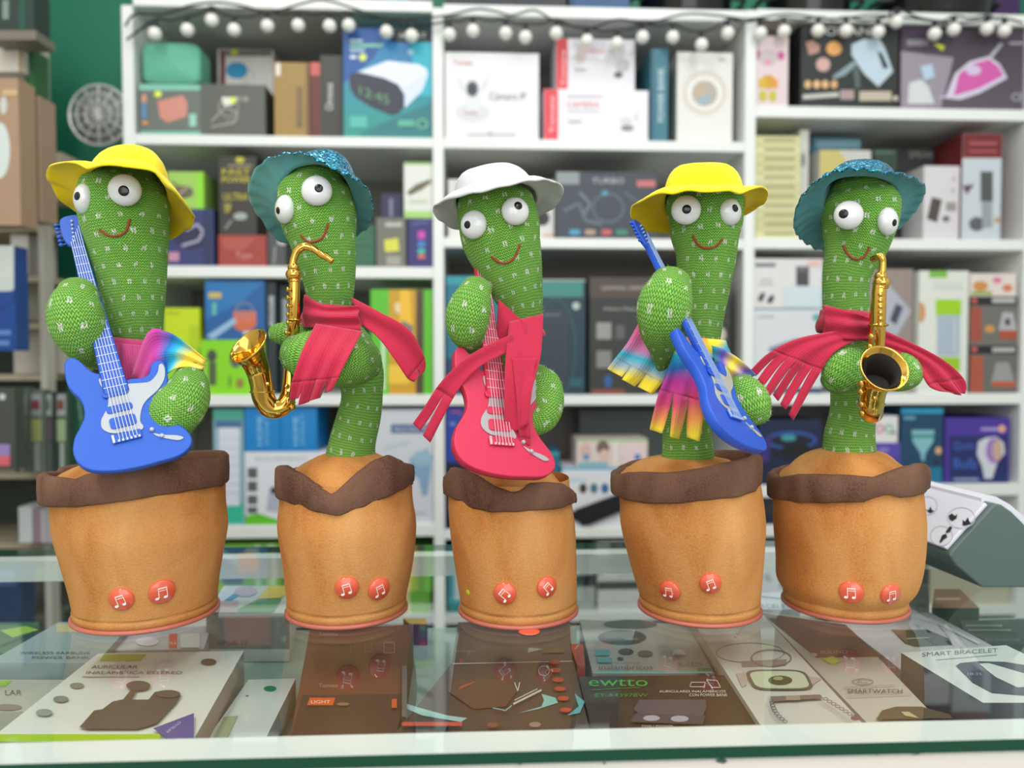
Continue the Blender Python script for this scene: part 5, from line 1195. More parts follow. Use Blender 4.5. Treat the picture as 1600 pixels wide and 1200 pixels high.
B('pale grey box with navy label and water splash picture, fourth shelf', 562, 640, 677, 820, (206, 210, 216), [('r', 611, 663, 676, 677, (58, 92, 140)), ('t', 'MAGICSHUTTER', 615, 674, 56, 7, (214, 222, 232)), ('p', [(640, 716), (668, 700), (674, 730), (668, 772), (660, 776), (654, 748), (642, 740)], (130, 164, 196)), ('e', 660, 716, 16, 12, (150, 184, 206)), ('l', [(600, 700), (640, 690)], 6, (190, 202, 212)), ('r', 634, 800, 664, 804, (180, 184, 190))], dep=.12, bay=0, lv=4)
# --- middle bay, fourth shelf
B('royal blue box with a red squiggle, fourth middle shelf left', 697, 637, 760, 826, (38, 66, 160), [('r', 697, 722, 760, 826, (26, 30, 56)), ('l', [(704, 644), (716, 642), (720, 648)], 2, (210, 70, 110)), ('r', 702, 660, 712, 664, (120, 140, 210))], dep=.12, bay=1, lv=4)
z = B('white box with sky blue lettering and three round cup pictures', 878, 730, 1000, 826, (222, 224, 228), [('r', 878, 730, 1000, 734, (70, 170, 206)), ('t', 'glasses', 886, 753, 30, 6, (90, 180, 214)), ('e', 911, 763, 6, 8, (64, 56, 56)), ('e', 928, 763, 6, 8, (70, 116, 130)), ('e', 945, 763, 6, 8, (50, 106, 150)), ('p', [(890, 800), (960, 780), (980, 790), (910, 822)], (40, 42, 48))], dep=.12, bay=1, lv=4)
z2 = B('pastel box with face pictures and green top edge', 901, 686, 1012, 730, (222, 206, 200), [('r', 901, 686, 1012, 689, (120, 190, 110)), ('e', 915, 706, 9, 14, (214, 180, 170)), ('e', 942, 700, 10, 12, (120, 96, 90)), ('e', 944, 712, 8, 10, (220, 190, 180)), ('r', 960, 690, 963, 730, (240, 240, 240)), ('e', 988, 708, 20, 16, (226, 206, 206)), ('e', 916, 714, 5, 5, (90, 150, 200)), ('e', 996, 714, 5, 5, (70, 130, 196)), ('r', 904, 722, 950, 728, (120, 186, 196))], dep=.1, zfix=z + .0003)
B('teal blue box standing behind the cup box', 852, 706, 874, 826, (26, 112, 140), [('r', 852, 706, 880, 712, (60, 150, 170))], dep=.12, bay=1, lv=4)
B('dark grey slab filling the back of the fourth middle shelf', 905, 640, 1140, 826, (92, 100, 98), [('r', 905, 640, 1140, 644, (70, 76, 74))], dep=.06, d=.24, bay=1, lv=4)  # plain slab that gives this shelf its dark grey back
# --- right bay, fourth shelf
B('dark blue box with glowing oval gadget picture, fourth right shelf', 1186, 656, 1284, 757, (16, 30, 66), [('e', 1238, 700, 38, 20, (14, 22, 40)), ('o', 1236, 688, 40, 14, 4, (40, 90, 170)), ('e', 1232, 684, 12, 5, (60, 150, 160)), ('e', 1246, 703, 26, 9, (8, 12, 20)), ('p', [(1188, 690), (1206, 680), (1200, 720), (1188, 724)], (60, 40, 120))], dep=.14, bay=2, lv=4)
z = B('violet box with white lettering behind the fifth cactus', 1366, 692, 1407, 757, (84, 70, 170), [('t', 'LED', 1372, 706, 16, 6, (200, 190, 226)), ('r', 1368, 715, 1404, 755, (66, 56, 150))], dep=.12, bay=2, lv=4)
B('white box with pink and green circles on the violet box', 1366, 650, 1403, 692, (222, 220, 220), [('o', 1374, 670, 7, 7, 2.5, (200, 70, 130)), ('o', 1389, 670, 7, 7, 2.5, (70, 170, 100)), ('r', 1392, 675, 1400, 678, (80, 80, 80))], dep=.1, zfix=z + .0003)
B('dark teal light bulb box with pale cone shaped lamp picture', 1408, 638, 1474, 757, (18, 66, 98), [('r', 1408, 638, 1474, 646, (36, 150, 190)), ('p', [(1424, 672), (1460, 672), (1458, 690), (1446, 708), (1444, 720), (1440, 720), (1438, 708), (1426, 690)], (130, 184, 196)), ('r', 1424, 679, 1460, 684, (50, 136, 130)), ('r', 1412, 650, 1430, 656, (90, 150, 180)), ('e', 1466, 704, 5, 6, (214, 170, 130)), ('e', 1462, 722, 4, 5, (20, 40, 60)), ('r', 1412, 730, 1472, 756, (24, 116, 150))], dep=.12, bay=2, lv=4)
B('purple and indigo light bulb box with white bulb picture, right end', 1477, 653, 1578, 757, (70, 50, 150), [('r', 1484, 681, 1574, 745, (30, 40, 100)), ('r', 1484, 745, 1574, 757, (26, 50, 110)), ('t', 'Quint', 1490, 704, 32, 14, (70, 110, 200)), ('t', 'Bulb', 1490, 732, 36, 16, (60, 110, 200)), ('p', [(1528, 690), (1540, 684), (1556, 682), (1568, 692), (1570, 708), (1558, 722), (1550, 748), (1538, 748), (1534, 728), (1526, 710)], (206, 210, 220)), ('e', 1553, 704, 13, 20, (160, 120, 190)), ('e', 1558, 704, 8, 16, (196, 170, 150)), ('r', 1532, 668, 1560, 673, (170, 150, 214)), ('e', 1565, 670, 6, 6, (226, 170, 150)), ('r', 1490, 747, 1528, 751, (150, 160, 200))], dep=.14, bay=2, lv=4)
B('dark low carton on the bottom right shelf by the fifth pot', 1184, 778, 1270, 822, (44, 46, 50), [('r', 1184, 806, 1270, 822, (24, 26, 60))], dep=.12, bay=2, lv=5)
# black lying device
mb = MB(); a, b = at(895, 815, 1.735), at(985, 778, 1.74)
z0 = ZL[1][4][1]
def extr(mb, P, y0, y1, m):
    n = len(P); vs = [SW(x, y0, z) for x, z in P] + [SW(x, y1, z) for x, z in P]
    mb.add(vs, [tuple(range(n)), tuple(range(2 * n - 1, n - 1, -1))] + [(i, i + n, (i + 1) % n + n, (i + 1) % n) for i in range(n)], m, None, False)
extr(mb, [SP(*p, 0.0) for p in ((893, 809), (900, 797), (965, 773), (1000, 769), (1002, 787), (962, 803), (920, 821), (912, 820))], 0.001, 0.011, flat((26, 28, 34), 0.4))
tag(mb.build('black_handset'), 'black elongated handset leaning across the cup picture box', 'handset')

# --- lower shelves seen through the glass
LOW = [(SP(800, 1), 0)]
def BL(label, x0, x1, zb, h, col, dec=(), dep=.14, d=.02):
    """carton on a low board: px across, real height"""
    X0 = SP(x0, 800, d)[0]; X1 = SP(x1, 800, d)[0]; bb = 0 if x0 < 690 else (1 if x0 < 1170 else 2); X0 = max(X0, xu[bb][1] + .003); X1 = min(X1, xu[bb + 1][0] - .003); mb = MB(); sbox(mb, X0, X1, d, d + dep, zb + .0003, zb + h, col)
    def place(u, v, L): return SW(X0 + (X1 - X0) * u, d - .0002 * L, zb + .0003 + h * v)
    for k, (u0, v0, u1, v1, c) in enumerate(dec): mb.add([place(u0, v0, k + 1), place(u1, v0, k + 1), place(u1, v1, k + 1), place(u0, v1, k + 1)], [(0, 1, 2, 3)], c, None, False)
    return tag(mb.build('product_box'), label, 'box')
zb = 0.60
lows = [('bright green low box with grey picture seen under the counter glass', 222, 330, .16, (120, 190, 60), [(0, .0, 1, .25, (40, 90, 70)), (.3, .4, .6, .9, (90, 96, 90))]),
        ('green headphone box with pale lettering below the white shelf edge', 334, 440, .165, (134, 196, 84), [(0, 0, 1, .12, (30, 56, 90)), (0, .12, 1, .3, (90, 180, 30)), (.12, .45, .42, .9, (110, 116, 120)), (.6, .3, .68, 1, (190, 226, 170)), (.78, .3, .9, 1, (190, 226, 170))]),
        ('white low box with blue corner beside the headphone box', 444, 560, .15, (214, 220, 216), [(0, 0, .5, .3, (50, 130, 170))]),
        ('green and cream low box, left bay right end', 565, 672, .15, (110, 176, 70), [(.4, 0, .7, 1, (216, 206, 150))]),
        ('teal low carton in the middle bay', 700, 790, .15, (60, 140, 146), [(.1, .2, .9, .6, (200, 206, 200))]),
        ('pale grey low carton with dark band in the middle bay', 795, 930, .14, (170, 178, 174), [(0, .4, 1, .6, (40, 44, 44))]),
        ('white low carton with grey panel, middle bay centre', 934, 1040, .16, (206, 210, 208), [(.1, .5, .3, .8, (230, 230, 230)), (0, .3, .9, .42, (50, 54, 56))]),
        ('teal striped low carton, middle bay right end', 1044, 1156, .13, (40, 116, 130), [(0, .6, 1, 1, (180, 200, 196))]),
        ('pale low carton with blue oval print, right bay', 1184, 1300, .15, (190, 200, 208), [(.3, .3, .6, .7, (90, 120, 160))]),
        ('dark low carton, right bay centre', 1304, 1450, .15, (60, 70, 66), []),
        ('cream low carton, right bay end', 1455, 1590, .16, (190, 184, 160), [])]
for l, a, b, h, c, dd in lows: BL(l, a, b, zb, h, c, dd)
lows2 = [('teal bottom carton in the left bay', 222, 380, .2, (40, 110, 90)), ('pale bottom carton in the left bay', 385, 520, .18, (200, 206, 200)), ('blue bottom carton in the left bay', 524, 672, .2, (60, 120, 160)),
         ('white bottom carton in the middle bay', 700, 850, .2, (210, 214, 212)), ('deep teal bottom carton in the middle bay', 855, 1010, .19, (20, 90, 104)), ('grey bottom carton in the middle bay', 1015, 1156, .2, (150, 160, 160)),
         ('green bottom carton in the right bay', 1184, 1380, .2, (70, 110, 90)), ('white bottom carton in the right bay', 1385, 1590, .19, (206, 206, 206))]
for l, a, b, h, c in lows2: BL(l, a, b, .32, h, c)

# ------------------------------------------------------------ string lights along the top boards
bulbs = [(242, 53), (293, 47), (331, 32), (366, 47), (418, 41), (466, 40), (515, 41), (545, 40), (604, 50), (643, 56), (702, 54), (739, 48), (790, 52), (821, 58), (869, 52), (917, 64), (964, 68), (1004, 58), (1051, 58), (1096, 70), (1137, 52), (1188, 52), (1225, 49), (1278, 48), (1322, 48), (1372, 50), (1401, 34), (1460, 53), (1490, 46), (1542, 45), (1569, 48)]
sl = thing('string_lights', 'black cable string of small white round bulbs along the top shelf edge', 'string lights', tuple(SW(0, -0.02, SP(800, 20)[1])))
BW = flat((240, 240, 232), 0.3, var=0.02); CB = flat((22, 26, 26), 0.5)
tops = []
for k, (px, py) in enumerate(bulbs):
    x, zc = SP(px, py, -0.02); r = 0.0145
    mb = MB(); P = [(SW(x, -.02, zc + 0.027), 0.0055), (SW(x, -.02, zc + 0.013), 0.0065)]
    loft(mb, P, CB, 12, 1, (0.3, 0.2)); s_ = mb.build('socket', sl)
    mb = MB(); dome(mb, SW(x, -.02, zc), SZ, r, r, BW, Vector((0, 1, 0))); sub(mb, 'bulb', s_)
    tops.append((x, zc + 0.030))
for phase in (0, 1):
    P = []; 
    if phase == 0:
        P.append(SW(*[SP(198, 62, -.02)[0], -.02, SP(198, 62, -.02)[1]]))
        for i, (x, z) in enumerate(tops):
            P.append(SW(x, -.02, z))
            if i + 1 < len(tops): P.append(SW((x + tops[i + 1][0]) / 2, -.022, (z + tops[i + 1][1]) / 2 - 0.006))
    else:
        for px, py in [(196, 40), (212, 22), (255, 22), (300, 8), (345, 4), (390, 12), (420, 20), (470, 6), (505, 0), (550, 12), (600, 28), (660, 28), (700, 24), (745, 14), (775, 18), (800, 24), (835, 16), (870, 34), (920, 44), (965, 30), (1010, 36), (1070, 22), (1120, 24), (1170, 30), (1230, 22), (1300, 30), (1360, 24), (1420, 28), (1490, 36), (1560, 28), (1598, 36)]:
            x, z = SP(px, py, -.024); P.append(SW(x, -.024, z))
    mb = MB(); tube(mb, P, 0.0026, CB, 8, 5); mb.build('cable', sl)

# ------------------------------------------------------------ green wall side: fan grille and hanging stock
c = at(155, 180, 1.80); R = 46 * 1.80 / FPX
fg = thing('round_wire_rack', 'round chrome wire grille hanging on the green wall beside the shelving', 'wire grille', tuple(c))
mb = MB(); WIRE = flat((206, 208, 206), 0.3, 0.6)
def circ(r, y=0): return [c + Vector((r * math.cos(2 * PI * i / 40), y, r * math.sin(2 * PI * i / 40))) for i in range(41)]
tube(mb, circ(R), 0.0035, WIRE, 8, 1); mb.build('rim', fg)
mb = MB()
for f in (0.72, 0.42): tube(mb, circ(R * f, -.006), 0.0022, WIRE, 6, 1)
mb.build('inner_ring', fg)
for k in range(12):
    mb = MB(); a = 2 * PI * k / 12; tube(mb, [c + Vector((0, -.006, 0)), c + Vector((R * math.cos(a), 0, R * math.sin(a)))], 0.0022, WIRE, 6, 1); mb.build('spoke', fg)
mb = MB(); n = 40; mb.add([c + Vector((R * .97 * math.cos(2 * PI * i / n), .010, R * .97 * math.sin(2 * PI * i / n))) for i in range(n)] + [c + Vector((R * .97 * math.cos(2 * PI * i / n), .016, R * .97 * math.sin(2 * PI * i / n))) for i in range(n)],
    [tuple(range(n)), tuple(range(2 * n - 1, n - 1, -1))] + [(i, i + n, (i + 1) % n + n, (i + 1) % n) for i in range(n)], flat((176, 184, 178), 0.35, var=0.3, bscale=120)); mb.build('back_disc', fg)

def SLAB(name, label, cat, x0, y0, x1, y1, Y, dep, col, dec=(), group=None, rnd_=0.0, side=None):
    a = at(x0, y1, Y); b = at(x1, y0, Y); mb = MB()
    boxw(mb, a.x, b.x, Y, Y + dep, a.z, b.z, side or col)
    mb.add([(a.x, Y - .0001, a.z), (b.x, Y - .0001, a.z), (b.x, Y - .0001, b.z), (a.x, Y - .0001, b.z)], [(0, 1, 2, 3)], col, [((0, 0), (1, 0), (1, 1), (0, 1))], False)
    def place(px, py, L):
        p = at(px, py, Y); return Vector((min(max(p.x, a.x), b.x), Y - .0003 * L - .0002, min(max(p.z, a.z), b.z)))
    decals(mb, dec, place); return tag(mb.build(name), label, cat, group)
# pale slatted display frame standing against the left wall
sr = thing('display_rack', 'pale narrow display rack in front of the green wall, left edge', 'rack', (at(66, 600, 1.62).x, 1.62, 0))
a = at(64, 600, 1.60); b = at(74, 600, 1.60)
mb = MB(); boxw(mb, a.x, b.x, 1.60, 1.63, 0, at(66, -30, 1.6).z, flat((190, 188, 176), 0.5)); mb.build('post', sr)
zc = [at(0, y, 1.60).z for y in (356, 435.5, 509.5, 590, 744, 854)]
for z in zc:
    mb = MB(); boxw(mb, -1.29, b.x - .005, 1.603, 1.80, z - .006, z + .006, flat((168, 160, 136), 0.5)); mb.build('rail', sr)
mb = MB(); a2 = at(118, 600, 1.66); boxw(mb, -1.29, a2.x, 1.80, 1.812, 0, at(0, 540, 1.8).z, flat((66, 74, 68), 0.6)); mb.build('lower_panel', sr)
mb = MB(); boxw(mb, -1.29, at(66, 600, 1.8).x, 1.80, 1.812, at(0, 540, 1.8).z, at(0, 10, 1.8).z, flat((178, 172, 160), 0.6)); mb.build('upper_panel', sr)
SLAB('packet', 'dark green packet at the very top left corner', 'packet', -20, -20, 52, 46, 1.45, .05, (38, 56, 50), [('r', 4, 0, 14, 30, (120, 140, 130)), ('r', 30, 0, 40, 46, (30, 80, 66))])
SLAB('packet', 'grey flat pack under the dark green packet, top left', 'packet', -20, 47, 56, 62, 1.45, .06, (120, 114, 104))
SLAB('packet', 'cream carton above the bubble wrapped packs, left edge', 'packet', -20, 64, 34, 112, 1.5, .06, (206, 200, 188), [('r', 30, 64, 34, 112, (150, 120, 70))])
SLAB('packet', 'narrow dark green box beside the cream carton', 'packet', 40, 76, 52, 144, 1.52, .05, (30, 92, 48))
SLAB('wrapped_pack', 'brown wrapped pack with white oval print, nearest the left edge', 'wrapped pack', -30, 122, 28, 352, 1.42, .05, (168, 138, 112), [('e', 0, 235, 16, 44, (206, 216, 212)), ('e', 6, 165, 6, 14, (196, 200, 190)), ('r', 4, 140, 28, 150, (200, 168, 130))])
SLAB('wrapped_pack', 'brown wrapped pack with slim white print, second from the left edge', 'wrapped pack', 29, 150, 62, 345, 1.48, .05, (160, 134, 110), [('e', 38, 275, 8, 44, (190, 202, 196)), ('r', 32, 180, 56, 200, (190, 160, 130)), ('r', 30, 280, 34, 340, (128, 110, 92))])
SLAB('cream_box', 'small cream box poking out behind the first yellow hat', 'box', 62, 238, 96, 312, 1.66, .08, (176, 172, 150))
SLAB('white_carton', 'white carton on the left rack behind the blue and white pack', 'box', 18, 366, 44, 430, 1.62, .1, (192, 188, 184))
SLAB('white_carton', 'white carton on the left rack, below the other white carton', 'box', 18, 443, 43, 500, 1.64, .1, (190, 186, 178))
SLAB('wall_pack', 'blue and white hanging pack at the left edge', 'packet', -30, 384, 22, 548, 1.45, .04, (24, 68, 140), [('r', -30, 384, 22, 455, (196, 204, 198)), ('p', [(-30, 384), (18, 390), (-30, 378)], (90, 96, 110)), ('p', [(-30, 480), (22, 452), (22, 470), (-30, 500)], (24, 68, 140)), ('r', -20, 516, 18, 524, (90, 130, 190)), ('r', -20, 532, 16, 540, (90, 130, 190))])
SLAB('white_carton', 'wide beige carton behind the first cactus arm', 'box', 22, 516, 102, 584, 1.64, .1, (178, 172, 162))
SLAB('white_carton', 'beige carton with curved edge behind the first cactus elbow', 'box', 50, 443, 66, 500, 1.73, .06, (168, 164, 148), [('r', 48, 460, 52, 490, (60, 130, 90))])
SLAB('wall_pack', 'dark grey hanging pack with pink label, left edge', 'packet', -30, 606, 22, 734, 1.42, .03, (70, 74, 68), [('e', 4, 620, 5, 5, (200, 206, 200)), ('r', -10, 694, 16, 712, (150, 130, 190)), ('r', -10, 712, 16, 728, (214, 100, 110))])
for k, (x0, x1, cc, c1, c2_) in enumerate(((24, 44, (86, 100, 88), (170, 180, 90), (96, 70, 90)), (46, 68, (96, 108, 96), (168, 176, 110), (130, 60, 70)), (70, 84, (52, 60, 56), (90, 80, 90), (70, 90, 80)), (86, 106, (60, 84, 66), (150, 170, 130), (120, 70, 60)))):
    SLAB('blister_pack', ['slim blister pack with yellow middle, next to the pink labelled pack', 'wider blister pack with red top patch, among the hanging packs', 'dark slim blister pack among the hanging packs', 'green blister pack with reddish foot, nearest the green book'][k], 'blister pack',
         x0, 606 + 3 * k, x1, 738, 1.5 + .01 * k, .02, cc, [('r', x0 + 3, 616, x1 - 3, 650, (150, 156, 156)), ('r', x0 + 4, 625, x1 - 6, 640, c2_), ('r', x0 + 3, 655, x1 - 3, 690, c1), ('r', x0 + 8, 692, x1 - 5, 736, (156, 164, 156))], group='hanging blister packs')
SLAB('green_book', 'tall dark green box with white upright lettering behind the blue guitar', 'box', 108, 600, 136, 732, 1.55, .05, (14, 74, 54), [('t', 'CHARGER CABLE', 121, 622, 62, 4, (.12, 1, 1, -.1), (160, 196, 176))])
for k, (x0, x1, cc) in enumerate(((30, 50, (206, 210, 212)), (53, 62, (150, 130, 140)), (64, 70, (190, 184, 186)), (72, 84, (176, 172, 178)), (86, 94, (150, 50, 46)))):
    SLAB('small_carton', ['white', 'mauve', 'thin pale grey', 'light grey', 'red'][k] + ' small carton standing on the low left rack', 'box', x0, 792 + 2 * k, x1, 848, 1.56, .06, cc, group=None)

# ------------------------------------------------------------ stock under the counter glass
def CB_(label, P, ztop, h, col, dec=(), side=None, name='product_box', cat='box', sides=None, zbase=None):
    """box whose top face has photo corners P (back left, back right, front right, front left) at height ztop"""
    T = [atz(x, y, ztop) for x, y in P]; zb = ztop - h
    Bv = [Vector((p.x, p.y, zb)) for p in T]
    mb = MB()
    mb.add(T, [(3, 2, 1, 0)], col, [((0, 0), (1, 0), (1, 1), (0, 1))], False)
    sd = side or col
    for i in range(4):
        j = (i + 1) % 4; s_ = (sides or {}).get(i, sd)
        mb.add([T[i], T[j], Bv[j], Bv[i]], [(0, 1, 2, 3)], s_, [((0, 1), (1, 1), (1, 0), (0, 0))], False)
    mb.add(Bv, [(0, 1, 2, 3)], sd, None, False)
    decals(mb, dec, lambda x, y, L: atz(x, y, ztop + .0002 * L))
    return tag(mb.build(name), label, cat)
S0 = SHZ + .0004
def SQ(cx, cy, rx, ry): return [(cx + rx * math.copysign(abs(math.cos(t)) ** .45, math.cos(t)) + .5 * ry * math.copysign(abs(math.sin(t)) ** .45, math.sin(t)), cy + ry * math.copysign(abs(math.sin(t)) ** .45, math.sin(t))) for t in [2 * PI * i / 28 for i in range(28)]]
def up(zt): return zt - S0
W2 = (222, 224, 216)
zt = .962
z1 = .957
CB_('white earphone carton with green tab and lime front stripe, left under the glass', [(153, 1021), (381, 1017), (300, 1160), (-22, 1160)], zt, up(zt), W2,
    [('p', [(163, 1022), (229, 1022), (219, 1033), (155, 1033)], (160, 178, 50)), ('t', 'AURICULAR', 142, 1044.5, 72, 5.2, (1, 0, .35, -1), (120, 112, 104)), ('t', 'INALÁMBRICA ESTÉREO', 134, 1053, 150, 5.6, (1, 0, .35, -1), (120, 112, 104)), ('r', 128, 1056.5, 218, 1058, (176, 172, 164)),
     ('e', 326, 1034, 12, 5, (92, 74, 66)), ('e', 120, 1071, 11, 4.5, (130, 136, 124)), ('e', 95, 1092, 12, 5, (130, 136, 124)), ('e', 69, 1113, 13, 5.5, (150, 156, 146)),
     ('p', [(124, 1136), (147, 1110), (160, 1108), (176, 1096), (190, 1093), (232, 1093), (242, 1081), (262, 1078), (280, 1081), (282, 1088), (276, 1098), (246, 1130), (216, 1139), (136, 1139)], (88, 82, 74)),
     ('p', [(192, 1093), (206, 1076), (214, 1077), (206, 1093)], (96, 84, 76)), ('e', 216, 1071, 19, 7.5, (96, 86, 78)), ('e', 263, 1084, 19, 6, (96, 86, 78)),
     ('r', -22, 1147, 250, 1159, (160, 196, 30)), ('p', [(239, 1138), (303, 1114), (303, 1158), (268, 1158)], (84, 84, 148)), ('t', 'NUEVO', 260, 1142, 26, 4, (.8, -.6, .6, .8), (200, 200, 226))],
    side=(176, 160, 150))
CB_('white carton partly out of frame at the left under the glass', [(-60, 1062), (118, 1062), (40, 1112), (-140, 1112)], z1 - .008, up(z1 - .008), (184, 184, 172),
    [('p', [(-10, 1063), (20, 1063), (8, 1073), (-20, 1073)], (150, 190, 60)), ('t', 'LAR', 8, 1086, 26, 8, (110, 110, 104)), ('e', 12, 1105, 22, 5, (140, 132, 118))])
CB_('silver blue power bank box behind the white earphone carton', [(92, 972), (208, 972), (150, 1036), (-20, 1036)], z1, up(z1), (150, 168, 170),
    [('r', 88, 975, 140, 988, (196, 186, 140)), ('t', 'WIRELESS EARBUDS', 30, 1022, 110, 4, (90, 100, 104)), ('t', 'POWER BANK', 50, 1029, 90, 4, (90, 100, 104))])
CB_('yellow green patterned packet on the far left under the glass', [(-20, 972), (62, 972), (20, 1020), (-70, 1020)], .94, .0148, (60, 104, 66), [('p', [(0, 985), (40, 978), (60, 984), (20, 996)], (150, 190, 40)), ('l', [(0, 1010), (50, 990)], 3, (30, 60, 40))])
zp = .968
CB_('grey earpod box with white base and colourful top, behind first and second cactus', [(350, 915), (462, 915), (452, 958), (322, 958)], zp, up(zp), (206, 212, 206),
    [('p', [(350, 915), (380, 915), (350, 940), (334, 940)], (206, 214, 220)), ('p', [(384, 916), (396, 916), (362, 938), (350, 938)], (70, 150, 180)), ('e', 384, 924, 18, 8, (196, 176, 186)), ('p', [(420, 915), (454, 915), (440, 934), (400, 936)], (226, 204, 90)), ('p', [(400, 938), (440, 935), (426, 957), (360, 957)], (90, 160, 110)), ('p', [(330, 940), (372, 938), (372, 957), (324, 957)], (190, 170, 176))],
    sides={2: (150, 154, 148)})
p0 = atz(322, 958, zp); p1 = atz(452, 958, zp)
mb = MB(); ex = (p1 - p0).normalized(); fy = Vector((0, -.0004, 0))
for zlo, zhi, cc in ((S0, S0 + .011, (222, 226, 222)),):
    mb.add([Vector((p0.x, p0.y, zlo)) + fy, Vector((p1.x, p1.y, zlo)) + fy, Vector((p1.x, p1.y, zhi)) + fy, Vector((p0.x, p0.y, zhi)) + fy], [(0, 1, 2, 3)], cc, None, False)
vs, fs, tw = text_mesh('inPods 12')
mb.add([p0 + fy * 2 + ex * (.010 + x_ / tw * .026) + Vector((0, 0, -(zp - S0) + .0145 + y_ * .0045)) for x_, y_ in vs], fs, (96, 100, 96), None, False)
tag(mb.build('box_label'), 'white base sleeve with the small earpod lettering on the grey box', 'label')
CB_('white and silver box with red tag lettered 3LA, behind the earphone carton', [(200, 985), (330, 978), (318, 1014), (160, 1017)], .951, up(.951), (176, 178, 184), [('r', 264, 990, 277, 1013, (206, 74, 60)), ('t', '3LA', 265, 1007, 11, 4, (240, 220, 220)), ('e', 230, 1002, 18, 7, (206, 206, 216)), ('r', 282, 990, 312, 1012, (200, 204, 200))])
CB_('white carton with one green dot beside the earphone carton', [(388, 1062), (462, 1060), (412, 1160), (320, 1160)], .945, up(.945), (208, 212, 206), [('e', 422, 1076, 10, 4.5, (40, 130, 80)), ('r', 384, 1086, 388, 1088, (120, 120, 120)), ('p', [(330, 1160), (350, 1120), (372, 1118), (352, 1160)], (170, 176, 140))])
BR = (104, 66, 48)
CB_('dark speaker carton tinted brown by a painted pot reflection, with orange label, under the second cactus', [(484, 985), (646, 975), (616, 1160), (452, 1160)], .960, up(.960), (112, 66, 50),  # brown tint is the orange pot's reflection put into the colour
    [('p', [(472, 1086), (634, 1084), (616, 1160), (452, 1160)], (72, 54, 46)), ('t', 'Tomate', 498, 1074, 30, 6, (190, 150, 130)), ('t', 'Tomate', 498, 993, 30, 5, (190, 150, 130)), ('p', [(484, 1090), (524, 1090), (520, 1102), (480, 1102)], (224, 96, 40)), ('t', 'LIGHT', 486, 1099, 30, 5, (250, 220, 200)),
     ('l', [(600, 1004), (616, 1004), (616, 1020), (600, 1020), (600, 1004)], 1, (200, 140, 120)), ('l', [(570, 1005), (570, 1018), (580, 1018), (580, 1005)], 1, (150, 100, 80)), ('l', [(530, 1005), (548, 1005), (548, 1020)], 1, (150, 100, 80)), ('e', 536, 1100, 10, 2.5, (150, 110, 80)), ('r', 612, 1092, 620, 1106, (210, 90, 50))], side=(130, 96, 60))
CB_('small dark red carton with yellow top behind the dark speaker carton', [(630, 966), (664, 966), (668, 975), (640, 975)], .945, up(.945), (196, 160, 50), side=(92, 44, 34))
CB_('dark brown boxed headset inside clear plastic, upper part under the middle cactus', [(716, 972), (890, 968), (894, 1032), (706, 1036)], .955, up(.955), (92, 80, 76),
    [('t', 'AudioJet', 712, 1020, 30, 5, (170, 150, 150)), ('p', [(826, 1012), (848, 1014), (824, 1020)], (190, 200, 190)), ('r', 718, 1030, 722, 1036, (200, 60, 50)), ('r', 846, 1014, 882, 1020, (120, 90, 60))])
CB_('brown game controller carton with red buttons and teal swoosh, centre front under the glass', [(706, 1036), (896, 1032), (926, 1160), (606, 1160)], .960, up(.960), (84, 70, 60),
    [('l', [(708, 1037), (894, 1033)], 1.6, (200, 206, 200)), ('p', [(630, 1098), (656, 1106), (700, 1118), (730, 1122), (720, 1128), (660, 1118), (632, 1106)], (160, 200, 196)), ('p', [(846, 1084), (868, 1090), (872, 1098), (840, 1108), (810, 1114), (846, 1104), (850, 1094)], (140, 196, 194)),
     ('p', [(898, 1084), (914, 1096), (906, 1114), (886, 1118), (904, 1104)], (110, 170, 176)), ('p', [(700, 1062), (760, 1060), (800, 1066), (808, 1080), (790, 1104), (740, 1108), (700, 1080)], (100, 74, 60)), ('p', [(720, 1072), (744, 1064), (738, 1068), (716, 1078)], (190, 90, 60))] +
    [('e', x, y, 9, 3.6, (190, 78, 58)) for x, y in ((866, 1034), (868, 1047), (872, 1062), (875, 1076), (880, 1091), (884, 1109))] +
    [('l', [(802, 1100), (846, 1078)], 3, (206, 200, 190)), ('l', [(804, 1094), (840, 1076)], 1.5, (206, 200, 190)), ('l', [(804, 1066), (809, 1080), (812, 1066)], 1.5, (210, 210, 206)), ('l', [(770, 1106), (790, 1110), (800, 1102)], 1.5, (140, 190, 190)), ('r', 628, 1128, 722, 1134, (200, 84, 74)), ('o', 850, 1048, 9, 8, 1, (180, 170, 166)), ('e', 836, 1132, 9, 4, (150, 130, 120)), ('e', 770, 1132, 9, 4, (130, 80, 66)), ('r', 628, 1040, 636, 1120, (104, 100, 100))], side=(96, 84, 80))
CB_('small orange red carton beside the headset box', [(890, 1006), (911, 1006), (914, 1040), (902, 1040)], .955, up(.955), (196, 74, 46), [('l', [(898, 1014), (904, 1008)], 1.2, (230, 190, 170))])
